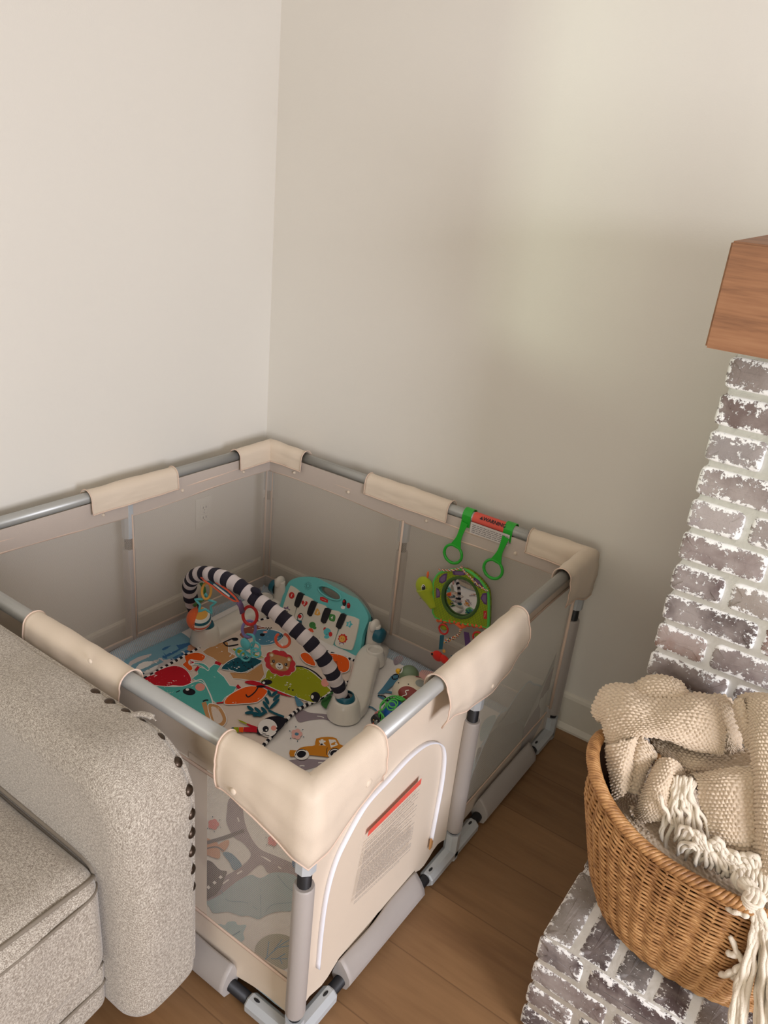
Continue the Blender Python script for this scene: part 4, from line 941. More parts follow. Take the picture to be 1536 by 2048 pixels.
# rings and rattle
mb = MB(); torus(mb, at(500, 1231, 1, -.50), (.35, -1, .2), .0285, .0052, 'c_red', .86, 1.08); tag(mb.build('red_ring'), 'red plastic ring hanging from the middle of the striped arch', 'plastic ring', 'toys hanging from the gym arch')
mb = MB(); torus(mb, at(498, 1258, 1, -.50), (1, -.7, .2), .027, .0048, 'c_purple', .8, 1.05); tag(mb.build('purple_link'), 'purple oval plastic link hanging below the red ring', 'plastic link')
t = thing('teether_rattle', at(498, 1300, 1, -.50), 'turquoise plastic teether rattle hanging below the purple link', 'rattle', 'toys hanging from the gym arch')
rz = lambda X, Y, y=-.50: at(340 + X / 5.12, 1120 + Y / 5.12, 1, y)
MB().ell(rz(772, 860, -.51), (.021, .010, .021), 'c_rattle', 20, 12).build('disc', t)
mb = MB(); mb.tube(smooth_path([rz(790, 760), rz(850, 775), rz(862, 840), rz(840, 900)], 5), .0045, 'c_rattle', 8); mb.tube(smooth_path([rz(790, 760), rz(770, 800), rz(772, 850)], 5), .0045, 'c_rattle', 8); mb.build('stem', t)
for X, Y, r_ in ((725, 950, .0165), (770, 985, .0165), (870, 890, .017), (880, 950, .016), (815, 940, .016)):
    mb = MB(); torus(mb, rz(X, Y, -.50), (.4, -1, .1), r_, .0035, 'c_rattle'); mb.build('loop', t)
# lion
lc = at(560, 1326, 1, -.50); lf = frame(lc, Vector((.93, .36, -.03)), (0, 0.1, 1)); LZ = lf.to_3x3() @ Vector((0, 0, 1))
if LZ.y > 0: lf = frame(lc, Vector((.93, .36, -.03)), (0, .1, 1)); 
t = thing('hanging_lion', lc, 'flat brown lion face with red scalloped mane hanging on an orange ring', 'toy lion', 'toys hanging from the gym arch')
Lx = lf.to_3x3() @ Vector((1, 0, 0)); Ly = lf.to_3x3() @ Vector((0, 1, 0)); Lz = lf.to_3x3() @ Vector((0, 0, 1)); Lz = Lz if Lz.dot(view(lc)) > 0 else -Lz
def disc(mb, pts, z, th, mname): mb.prism([lc + Lx * x + Ly * y + Lz * z for x, y in pts], Lz * -th, mname)
scal = [((.046 + .0045 * abs(math.sin(a * 5.5))) * math.cos(a) * 1.05, (.041 + .0045 * abs(math.sin(a * 5.5))) * math.sin(a)) for a in [2 * PI * i / 88 for i in range(88)]]
mb = MB(); disc(mb, [(x * 1.05, y * 1.05) for x, y in scal], 0, .005, 'c_key'); disc(mb, scal, .0012, .006, 'c_lionred'); mb.build('mane', t)
mb = MB(); disc(mb, smooth2([(-.034, .012), (-.028, .024), (0, .027), (.028, .024), (.034, .012), (.030, -.014), (.012, -.025), (-.012, -.025), (-.030, -.014)]), .0025, .003, 'c_tan')
for s in (-1, 1): disc(mb, E_(s * .029, .022, .009, .009), .0028, .003, 'c_tan'); disc(mb, E_(s * .029, .022, .005, .005), .0034, .001, 'c_offw')
mb.build('face', t)
mb = MB(); disc(mb, E_(0, -.010, .013, .012), .0034, .001, 'c_wht')
for s in (-1, 1): disc(mb, E_(s * .021, .002, .0048, .0055), .0036, .001, 'c_kblack'); disc(mb, E_(s * .020, .0035, .0015, .0015), .004, .001, 'c_wht'); disc(mb, E_(s * .026, -.008, .004, .003), .0036, .001, 'c_offw')
disc(mb, [(-.006, -.001), (.006, -.001), (0, -.007)], .004, .001, 'c_kblack'); disc(mb, stroke([(-.006, -.013), (0, -.0165), (.006, -.013)], .0015), .0042, .001, 'c_kblack'); mb.build('features', t)
mb = MB(); mb.tube([lc + Ly * .045, lc + Ly * .068], .005, 'f_wht', 8, flat=(1, .3)); mb.build('tab', t)
mb = MB(); torus(mb, lc + Ly * .082, Lz, .0235, .0045, 'c_coral', 1, 1, up=Ly, a0=.75, a1=.75 + 2 * PI * .86, seg=28); mb.build('orange_clip', t)

# ------------------------------------------------------------ green pull rings on the back rail
def pull_ring(cx, label):
    t = thing('pull_ring', (cx, 0, HR), label, 'pull ring', 'green pull rings on the back rail')
    mb = MB(); n = 14; w = .0155; vs = []
    sec = [(math.cos(a) * .0235, math.sin(a) * .0235) for a in [PI * i / n for i in range(n + 1)]]
    sec = [(sec[0][0], -.022)] + sec + [(sec[-1][0], -.034)]
    prof = sec + [(y * .86, z * .86 if z > 0 else z) for y, z in sec[::-1]]
    mb.prism([(cx - w, y, HR + z) for y, z in prof], (2 * w, 0, 0), 'c_green', False); o = mb.build('clip', t)
    md = o.modifiers.new('b', 'BEVEL'); md.width = .001; md.segments = 2
    # strap flaring into the ring
    rc = Vector((cx - .022, -.036, HR - .135)); dirv = (Vector((cx, -.027, HR - .02)) - rc).normalized(); sdv = Vector((dirv.z, 0, -dirv.x)).normalized()
    mb = MB(); a = []; b = []
    for i in range(13):
        k = i / 12; p = Vector((cx, -.027, HR - .018)).lerp(rc + dirv * .026, k); wd = .0125 - .0035 * math.sin(PI * min(1, k * 1.1)) + .010 * max(0, k - .6) ** 1.3 * 2.4
        a.append(p + sdv * wd); b.append(p - sdv * wd)
    mb.prism(a + b[::-1], (0, -.0042, 0), 'c_green'); o = mb.build('strap', t); md = o.modifiers.new('b', 'BEVEL'); md.width = .001; md.segments = 2
    mb = MB(); N = 48; u = dirv; v = sdv; mb.tube([rc + u * .031 * math.cos(2 * PI * i / N) + v * .0325 * math.sin(2 * PI * i / N) for i in range(N)], [.0048 + .0007 * max(0, math.sin(2 * PI * i / N * 9)) * (1 if N * .3 < i < N * .7 else 0) for i in range(N)], 'c_green', 10, closed=True)
    mb.build('ring', t); return t
pull_ring(at(937, 1030, 1, -.01).x, 'green plastic pull ring on the rail with the turtle toy tied below it')
pull_ring(at(1020, 1056, 1, -.01).x, 'empty green plastic pull ring right of the warning label')

# ------------------------------------------------------------ turtle mirror toy
YT = -.048
z5 = lambda X, Y, y=YT: at(800 + X / 5.689, 1000 + Y / 5.689, 1, y)
t = thing('turtle_mirror_toy', z5(700, 1430), 'green checked turtle toy with round mirror hanging against the back mesh', 'turtle toy')
def check_mat():
    m = NT('green_check_cloth'); co = m.co(); sp = m.n('ShaderNodeSeparateXYZ', Vector=co)
    f = lambda s: m.math('GREATER_THAN', m.math('FRACT', m.math('MULTIPLY', sp.outputs[s], 170)), .55)
    c = m.mix(m.math('MULTIPLY', m.math('ADD', f('X'), f('Z')), .5), srgb(158, 176, 30), srgb(104, 128, 24)); m.l(c, m.b.inputs['Base Color']); m.b.inputs['Roughness'].default_value = .9; return m.m
M['check'] = check_mat()
BO = smooth2([(385, 950), (410, 885), (450, 835), (540, 805), (700, 788), (800, 822), (900, 905), (985, 1015), (1008, 1100), (1010, 1280), (1000, 1450), (960, 1440), (700, 1400), (405, 1330), (388, 1150)], 3)
mb = MB()
mir = E_(690, 1110, 200, 232, -.35, 36)
def flatpoly(mb, outer, holes, y, th, mname):
    O = [z5(*p, y) for p in outer]; H = [[z5(*p, y) for p in h] for h in holes]; f2 = lambda P: [Vector((p.x, p.z, 0)) for p in P]
    tri = geometry.tessellate_polygon([f2(O)] + [f2(h) for h in H]); al = O + [p for h in H for p in h]; n = len(al)
    mb.add(al + [p + Vector((0, th, 0)) for p in al], [tuple(k) for k in tri] + [tuple(n + k for k in q_[::-1]) for q_ in tri], mname, False); b = len(mb.v) - 2 * n; o = 0
    for R_ in [O] + H:
        k_ = len(R_)
        for i in range(k_): mb.f.append((b + o + i, b + o + (i + 1) % k_, b + n + o + (i + 1) % k_, b + n + o + i)); mb.mi.append(mb.m(mname)); mb.sm.append(True)
        o += k_
flatpoly(mb, BO, [mir], YT, .018, 'check'); mb.build('shell', t)
MB().tube([z5(*p, YT + .004) for p in BO], .0048, 'f_lgreen', 10, closed=True).build('piping', t)
MB().tube([z5(*p, YT + .001) for p in mir], .0055, 'f_dkgreen', 10, closed=True).build('mirror_rim', t)
mc = z5(690, 1110, YT + .007); mr = [z5(*p, YT + .007) - mc for p in mir]; mb = MB(); vs = [mc + Vector((0, -.0065, 0))]
for k in range(1, 13): vs += [mc + v * (k / 12) + Vector((0, -.0065 * (1 - (k / 12) ** 2), 0)) for v in mr]
nm = len(mr); mb.add(vs, [(0, 1 + i, 1 + (i + 1) % nm) for i in range(nm)] + [(1 + k * nm + i, 1 + (k + 1) * nm + i, 1 + (k + 1) * nm + (i + 1) % nm, 1 + k * nm + (i + 1) % nm) for k in range(11) for i in range(nm)], 'mirror'); mb.build('mirror', t)
for P_ in ([(530, 840), (520, 920), (480, 945), (448, 930), (450, 890), (490, 850)], [(600, 808), (750, 815), (735, 850), (690, 858), (615, 850)], [(845, 885), (900, 920), (940, 985), (910, 1000), (850, 960)], [(940, 1070), (985, 1065), (985, 1185), (955, 1175), (920, 1120)], [(412, 1005), (440, 1020), (455, 1060), (450, 1100), (415, 1110)]):
    cx_, cy_ = sum(p[0] for p in P_) / len(P_), sum(p[1] for p in P_) / len(P_)
    mb = MB(); flatpoly(mb, [((x - cx_) * 1.12 + cx_, (y - cy_) * 1.12 + cy_) for x, y in P_], [], YT - .001, .0015, 'f_violet'); flatpoly(mb, [((x - cx_) * .75 + cx_, (y - cy_) * .75 + cy_) for x, y in P_], [], YT - .0022, .002, 'f_pur2'); mb.build('shell_patch', t)
mb = MB(); mb.ell(z5(278, 985, YT), (.034, .017, .037), 'f_lime'); hp = smooth_path([z5(285, 1000, YT + .004), z5(310, 1070, YT + .004), z5(345, 1140, YT + .004), z5(385, 1225, YT + .004)], 6)
mb.tube(hp, [.032 - .019 * i / (len(hp) - 1) for i in range(len(hp))], 'f_lime', 16, flat=(.55, 1) if False else None); hd = mb.build('head', t)
mb = MB(); mb.ell(z5(265, 1000, YT - .0145), (.0095, .003, .0135), 'f_wht'); mb.ell(z5(268, 1003, YT - .0172), (.007, .002, .011), 'f_kblack'); mb.ell(z5(262, 985, YT - .0195), (.002, .001, .0018), 'f_wht'); mb.build('eye', hd)
MB().tube([z5(225, 1118, YT - .014), z5(240, 1116, YT - .0145), z5(248, 1100, YT - .0145)], .0008, 'f_kblack', 6).build('mouth', hd)
MB().ell(z5(316, 850), (.0045, .003, .013), 'f_orange').build('crest', hd)
# zigzag ribbon ties
def ribbon(mb, pts, w, cols, up=(0, 0, 1)):
    P = smooth_path(pts, 8)
    for i in range(len(P) - 1):
        for k in range(3): mb.tube([P[i] + Vector(up) * w * (k - 1), P[i + 1] + Vector(up) * w * (k - 1)], w * .55, cols[(i + k) % len(cols)], 5, cap=True)
zc = ['f_wht', 'f_yel2', 'f_red', 'f_wht', 'f_teal', 'f_yel2', 'f_wht', 'f_coral', 'f_dkgreen']
mb = MB(); ribbon(mb, [z5(440, 792, YT - .004), z5(520, 800, YT - .007), z5(620, 795, YT - .01), z5(705, 765, YT - .004)], .0024, zc); ribbon(mb, [z5(705, 750, YT + .012), z5(720, 800, YT - .008), z5(790, 870, YT - .010), z5(880, 960, YT - .01), z5(1000, 1040, YT - .006)], .0024, zc); mb.build('ribbon_tie', t)
mb = MB(); rf = []
for i in range(40): rf.append(z5(430 + 540 * i / 39, 1358 + 82 * i / 39 + 8 * math.sin(i * 1.3), YT + .006 + .005 * math.sin(i * 1.7)))
mb.tube(rf, .0058, 'f_orange', 8, flat=(1.5, .8)); mb.tube([z5(640, 1400), z5(700, 1450, YT + .004), z5(740, 1430)], .007, 'f_orange', 8); mb.build('ruffle', t)
for X, Y, rr in ((495, 1470, .0168), (885, 1560, .0175)):
    MB().ell(z5(X + 5, Y - 30, YT + .008), (.015, .008, .014), 'f_lime').build('foot', t)
    mb = MB(); torus(mb, z5(X, Y, YT - .006), (0, -1, .1), rr, .0032, 'c_red'); mb.build('red_ring', t)
mb = MB(); ribbon(mb, [z5(690, 1460, YT), z5(680, 1510, YT), z5(630, 1560, YT), z5(510, 1610, YT - .004)], .0058, zc, (0.3, 0, .95)); mb.build('zigzag_strap', t)
MB().prism([z5(725, 1500), z5(780, 1510), z5(815, 1685), z5(745, 1690)], (0, .002, 0), 'f_violet').build('purple_ribbon', t)
MB().prism([z5(455, 1540, YT - .008), z5(500, 1540, YT - .008), z5(480, 1700, YT - .006), z5(440, 1700, YT - .006)], (0, .002, 0), 'f_teal').build('teal_strap', t)
f = MB(); f.ell(z5(430, 1775, YT - .008), (.0215, .013, .0185), 'f_fish', mtx=Matrix.Rotation(.3, 3, 'Y')); f.ell(z5(505, 1815, YT - .008), (.022, .011, .014), 'f_fish', mtx=Matrix.Rotation(.4, 3, 'Y')); f.ell(z5(560, 1840, YT - .006), (.008, .007, .010), 'f_fish'); fo = f.build('fish_charm', t); fo['label'] = 'red fish charm hanging from the front ring'
f = MB(); f.ell(z5(368, 1752, YT - .017), (.0068, .004, .0075), 'f_coral'); f.ell(z5(364, 1752, YT - .0210), (.004, .002, .0055), 'f_kblack'); f.build('eye', fo)
f = MB(); f.ell(z5(500, 1720), (.006, .003, .007), 'f_yel2'); f.ell(z5(600, 1780, YT), (.008, .002, .003), 'f_teal'); f.ell(z5(615, 1800, YT), (.009, .002, .003), 'f_yel2'); f.ell(z5(590, 1850, YT), (.009, .003, .005), 'f_coral'); f.build('fins', fo)
mb = MB(); flatpoly(mb, [(950, 1262), (985, 1262), (985, 1355), (950, 1350)], [], YT - .0015, .002, 'f_red'); fr = frame(z5(967, 1308, YT - .002), (0, 0, -1), (1, 0, 0))
text_mb(mb, 'Fisher-Price', frame(z5(967, 1308, YT - .0022), (0, 0, 1), (-1, 0, 0)), .0032, 'f_wht', .0002); mb.build('brand_tag', t)

# ------------------------------------------------------------ bird toy and lattice ball car
def decal(mb, px, c, r, mname, sc=1.012, maxe=4.0):
    """drape an outline onto an ellipsoid (as seen on the toy)"""
    P = [Vector((x, y, 0)) for x, y in px]; bm = bmesh.new(); V = [bm.verts.new(p) for p in P]
    for tr in geometry.tessellate_polygon([P]):
        try: bm.faces.new([V[i] for i in tr])
        except ValueError: pass
    for _ in range(4):
        E = [e for e in bm.edges if e.calc_length() > maxe]
        if not E: break
        bmesh.ops.subdivide_edges(bm, edges=E, cuts=1); bmesh.ops.triangulate(bm, faces=bm.faces[:])
    for v in bm.verts:
        d = ray(v.co.x, v.co.y); o = CAM - Vector(c); S_ = Vector(r) * sc
        dd = Vector([d[i] / S_[i] for i in range(3)]); oo = Vector([o[i] / S_[i] for i in range(3)]); A = dd.dot(dd); B = oo.dot(dd); C = oo.dot(oo) - 1; disc_ = B * B - A * C
        tt = (-B - math.sqrt(disc_)) / A if disc_ > 0 else -B / A
        p = CAM + d * tt
        if disc_ <= 0:
            q = Vector([(p[i] - c[i]) / S_[i] for i in range(3)]).normalized(); p = Vector([c[i] + q[i] * S_[i] for i in range(3)])
        v.co = p
    mb.bm(bm, mname, True)
bcn = at(823, 1386, 2, .088); br = Vector((.065, .065, .053)); hcn = at(816, 1337, 2, .118); hr = Vector((.034, .034, .034))
hcn = bcn + (hcn - bcn).normalized() * .072 if (hcn - bcn).length > .08 else hcn
t = thing('bird_toy', (bcn.x, bcn.y, .035), 'round bird toy with sage green head and cream body on the play mat', 'bird toy')
mb = MB(); mb.ell(bcn, br, 'c_offw', 36, 24); bo = mb.build('body', t)
mb = MB(); decal(mb, smooth2(Z8([(800, 640), (830, 590), (900, 575), (980, 610), (1045, 690), (960, 750), (900, 765), (840, 735)])), bcn, br, 'c_maroon')
for dx in (0, 80): decal(mb, Z8(stroke([(910 + dx * .9, 615 + dx * .5), (875 + dx, 625 + dx * .5), (885 + dx, 660 + dx * .45), (840 + dx, 680 + dx * .5), (860 + dx * .9, 710 + dx * .4)], 9)), bcn, br, 'c_wht', 1.022)
decal(mb, Z8(E_(1028, 545, 52, 38, .3)), bcn, br, 'c_grey'); decal(mb, Z8(stroke([(980, 475), (1060, 495), (1145, 570)], 9)), bcn, br, 'c_dred')
for x, y in ((905, 555), (805, 540), (1080, 608)): decal(mb, Z8(E_(x, y, 7, 7)), bcn, br, 'c_kblack')
mb.build('printed_wing', bo)
mb = MB(); mb.ell(hcn, hr, 'c_sage', 32, 20)
for X, Y in ((925, 300), (945, 318)): decal(mb, Z8(E_(X, Y, 14, 9, .5)), hcn, hr, 'c_sage', 1.05)
ho = mb.build('head', t)
mb = MB(); decal(mb, Z8(E_(822, 402, 26, 42, .1)), hcn, hr, 'c_wht', 1.02); decal(mb, Z8(E_(818, 402, 16, 30, .1)), hcn, hr, 'c_kblack', 1.035); decal(mb, Z8(E_(814, 392, 6, 8)), hcn, hr, 'c_wht', 1.045); mb.build('eye', ho)
rb = ray(*Z8([(765, 408)])[0]); bk = CAM + rb * ((hcn - CAM).dot(rb) / rb.dot(rb)); bk = hcn + (bk - hcn).normalized() * .037; MB().ell(bk, (.011, .009, .010), 'c_yellow').build('beak', ho)
cc = at(790, 1426, 2, .088); 
t = thing('lattice_ball_car', (cc.x, cc.y, .035), 'blue toy car with green lattice ball body by the right rail', 'toy car')
mb = MB(); mb.ell(cc, (.042, .042, .038), 'c_blue', 24, 16); mb.build('core', t)
mb = MB(); R = .053; ph = (1 + 5 ** .5) / 2
dirs = [Vector(v).normalized() for v in [(0, 1, ph), (0, -1, ph), (0, 1, -ph), (0, -1, -ph), (1, ph, 0), (-1, ph, 0), (1, -ph, 0), (-1, -ph, 0), (ph, 0, 1), (-ph, 0, 1), (ph, 0, -1), (-ph, 0, -1)]]
dirs += [Vector((a, b, c)).normalized() for a in (-1, 1) for b in (-1, 1) for c in (-1, 1)] + [Vector(v).normalized() for v in [(0, 1 / ph, ph), (0, -1 / ph, ph), (1 / ph, ph, 0), (-1 / ph, ph, 0), (1 / ph, -ph, 0), (-1 / ph, -ph, 0), (ph, 0, 1 / ph), (ph, 0, -1 / ph), (-ph, 0, 1 / ph), (-ph, 0, -1 / ph)]]
for d in dirs:
    if d.z > -.35: torus(mb, cc + d * R * .955, d, R * .27, .0024, 'c_lgreen', up=d.orthogonal(), seg=20)
mb.build('lattice_ball', t)
cdir = Vector((.55, -.35, 0)).normalized(); cs = Vector((-cdir.y, cdir.x, 0))
mb = MB(); mb.ell(cc + Vector((0, 0, -.022)), (.056, .052, .020), 'c_blue', 28, 14); mb.build('chassis', t)
for sx, sy in ((-1, -1), (-1, 1), (1, -1), (1, 1)):
    wc = Vector((cc.x, cc.y, .062)) + cs * .045 * sx * -1 + cdir * .036 * sy + Vector((0, 0, -.002)); wc = Vector((cc.x - .036 * (1 if sx < 0 else -1), cc.y - .038 * (1 if sy < 0 else -1), .0605))
    mb = MB(); m4 = Matrix.Translation(wc) @ Matrix.Rotation(PI / 2, 4, 'X'); mb.lathe([(.008, .012), (.018, .012), (.0225, .009), (.024, 0), (.0225, -.009), (.018, -.012), (.008, -.012)], 'c_kblack', 24, m4); wo = mb.build('wheel', t)
    mb = MB(); mb.lathe([(0, .0115), (.0085, .0115), (.0085, -.0115), (0, -.0115)], 'c_grey', 16, m4)
    for i in range(5): mb.ell(m4 @ Vector((.011 * math.cos(i * 1.256), .011 * math.sin(i * 1.256), .0125)), .0022, ['c_coral', 'c_wht', 'c_yel2'][i % 3], 8, 6)
    mb.build('hub', wo)

# ------------------------------------------------------------ sofa
sofa = thing('sofa', (.5, -1.75, 0), 'light grey linen sofa with rounded arm and bronze nailheads in front of the playpen', 'sofa')
def rrect_xz(x0, x1, z0, z1, rtf, rbf, rb=.02, n=10):
    """profile in XZ: rounded at top front (x1,z1) and bottom front"""
    P = []
    for cx, cz, r, a0 in ((x1 - rtf, z1 - rtf, rtf, 0), (x0 + rb, z1 - rb, rb, 90), (x0 + rb, z0 + rb, rb, 180), (x1 - rbf, z0 + rbf, rbf, 270)):
        for i in range(n + 1):
            a = math.radians(a0 + 90 * i / n); P.append((cx + r * math.cos(a), cz + r * math.sin(a)))
    out = []   # resample densely
    for i in range(len(P)):
        a = Vector(P[i]); b = Vector(P[(i + 1) % len(P)]); k = max(1, int((b - a).length / .015))
        for j in range(k): out.append(a.lerp(b, j / k))
    return out
def pillow(prof, y0, y1, r0, r1, mname, puff=.0, wr=.0, ny=22, seed=0, lean=None):
    """extrude XZ profile from y0 to y1 with rounded ends r0,r1"""
    n = len(prof); nor = []
    for i in range(n):
        d = (prof[(i + 1) % n] - prof[i - 1]).normalized(); nor.append(Vector((d.y, -d.x)))
    c = sum(prof, Vector((0, 0))) / n; ar = sum(prof[i].x * prof[(i + 1) % n].y - prof[(i + 1) % n].x * prof[i].y for i in range(n))
    if ar < 0: nor = [-v for v in nor]
    ys = []
    for i in range(9): a = PI / 2 * i / 8; ys.append((y0 + math.copysign(1, y1 - y0) * r0 * (1 - math.cos(a)), r0 * (1 - math.sin(a))))
    for i in range(1, ny): ys.append((y0 + math.copysign(r0, y1 - y0) + (y1 - y0 - math.copysign(r0 + r1, y1 - y0)) * i / ny, 0))
    for i in range(9): a = PI / 2 * (1 - i / 8); ys.append((y1 - math.copysign(1, y1 - y0) * r1 * (1 - math.cos(a)), r1 * (1 - math.sin(a))))
    vs = []
    for y, ins in ys:
        v = abs(2 * (y - y0) / (y1 - y0) - 1)
        for p, nn in zip(prof, nor):
            q = p - nn * (ins - puff * (1 - v ** 2.5)); w_ = wr * noise.noise(Vector((q.x * 6, y * 9, q.y * 6 + seed)))
            vs.append(Vector((q.x + nn.x * w_, y + (lean(q) if lean else 0), q.y + nn.y * w_)))
    m = len(ys); fs = [(i * n + j, i * n + (j + 1) % n, (i + 1) * n + (j + 1) % n, (i + 1) * n + j) for i in range(m - 1) for j in range(n)] + [tuple(range(n)), tuple((m - 1) * n + j for j in range(n))]
    mb = MB(); mb.add(vs, fs, mname); return mb
armp = rrect_xz(.0, 1.062, .085, .672, .12, .05)
arm = pillow(armp, -1.332, -1.492, .022, .05, 'linen', .012, .010).build('arm', sofa)
MB().add([], [], 'linen') if False else None
# outer side panel and nailheads
sp_ = [p for p in rrect_xz(.0, 1.052, .09, .664, .115, .05)]
pillow(sp_, -1.326, -1.34, .004, .004, 'linen', 0, 0, 3).build('side_panel', sofa)
NL = [(190, 1361), (213, 1369), (237, 1378), (264, 1395), (291, 1414), (320, 1439), (346, 1466), (372, 1506), (389, 1547), (397, 1592), (398, 1631), (398, 1665), (397.5, 1696), (397, 1725), (396.5, 1752)]
def near_prof(x, z):
    best = min(range(len(armp)), key=lambda i: (armp[i].x - x) ** 2 + (armp[i].y - z) ** 2); d = (armp[(best + 1) % len(armp)] - armp[best - 1]).normalized(); n_ = Vector((d.y, -d.x))
    if n_.dot(armp[best] - Vector((.5, .35))) < 0: n_ = -n_
    return armp[best], n_
arc = [i for i in range(len(armp)) if (armp[i].y > .33 and armp[i].x > .78)]
cen = Vector((.5, .35)); arc.sort(key=lambda i: -math.atan2(armp[i].y - .33, armp[i].x - .6)); acc = 0; prev = None; spots_ = []
for i in arc:
    if prev is not None: acc += (armp[i] - armp[prev]).length
    if prev is None or acc >= .041: spots_.append(i); acc = 0
    prev = i
for i in spots_:
    p, n_ = near_prof(*armp[i]); nv = Vector((n_.x, .30, n_.y)).normalized(); c = Vector((p.x, -1.346, p.y)) - Vector((n_.x, 0, n_.y)) * .001
    u = nv.orthogonal().normalized(); m4 = frame(c, u, nv.cross(u))
    if (m4.to_3x3() @ Vector((0, 0, 1))).dot(nv) < 0: m4 = frame(c, nv.cross(u), u)
    MB().lathe([(.0112, -.006), (.0112, 0), (.0098, .0034), (.007, .006), (.0035, .0073), (0, .0076)], 'bronze', 16, m4).build('nailhead', sofa)
# seat cushion
cup_ = rrect_xz(.12, 1.005, .245, .478, .055, .035)
cush = pillow(cup_, -1.492, -2.25, .045, .05, 'linen', .022, .008, 40, 4).build('seat_cushion', sofa)
def on_pillow(prof, y0, y1, r0, r1, puff, z, y, top=False):
    n = len(prof); c = [i for i in range(n) if prof[i].x > (.5 if not top else 0) and prof[i].x > min(p.x for p in prof) + .3]
    i = min(c, key=lambda i: abs(prof[i].y - z) - prof[i].x * (.0 if top else .5)); d = (prof[(i + 1) % n] - prof[i - 1]).normalized(); nn = Vector((d.y, -d.x))
    if nn.x < -.01: nn = -nn
    e = abs(y - y0); ins = r0 * (1 - math.sqrt(max(0, 1 - (1 - e / r0) ** 2))) if e < r0 else 0
    v = abs(2 * (y - y0) / (y1 - y0) - 1); q = prof[i] - nn * (ins - puff * (1 - v ** 2.5)); return Vector((q.x, y, q.y)) + Vector((nn.x, 0, nn.y)) * .0015
for zz, rr in ((.462, .0042), (.444, .003)):
    ys_ = [-1.4945, -1.497, -1.502, -1.508, -1.516, -1.526, -1.54, -1.56, -1.6, -1.65, -1.7, -1.8, -1.9, -2.0, -2.1, -2.2]
    fr_p = [on_pillow(cup_, -1.492, -2.25, .045, .05, .022, zz, y) for y in ys_]
    pts = [Vector((.2, -1.494, zz + .006)), Vector((.7, -1.494, zz + .006)), Vector((fr_p[0].x - .03, -1.4925, zz + .003))] + fr_p
    MB().tube(smooth_path(pts, 5), rr, 'piping', 8).build('piping', cush)
apr = rrect_xz(.1, .985, .10, .243, .03, .03)
ap_ = pillow(apr, -1.488, -2.25, .02, .02, 'linen', .012, .006, 30, 9).build('seat_front', sofa)
for zz in (.225, .176):
    MB().tube([on_pillow(apr, -1.488, -2.25, .02, .02, .012, zz, y) + Vector((.001, 0, 0)) for y in (-1.492, -1.5, -1.51, -1.53, -1.6, -1.7, -1.8, -1.9, -2.0, -2.1, -2.2)], .003, 'piping', 8).build('seam', ap_)
for x, y in ((.98, -1.41), (.98, -2.15), (.08, -1.41), (.08, -2.15)): MB().tube([(x, y, 0), (x, y, .12)], [.02, .03], 'wicker', 12).build('foot', sofa)
# fabric pleat on the arm
def on_arm(px, py):
    q = at(px, py, 2, .678); return q
MB().tube(smooth_path([on_arm(246, 1443) + Vector((0, 0, -.006)), on_arm(262, 1433), on_arm(280, 1428), on_arm(300, 1432), on_arm(312, 1438) + Vector((0, 0, -.004))], 6), [.001] * 3 + [.0045] * 18 + [.001] * 4, 'linen', 8, flat=(.7, 1.6)).build('pleat', arm)

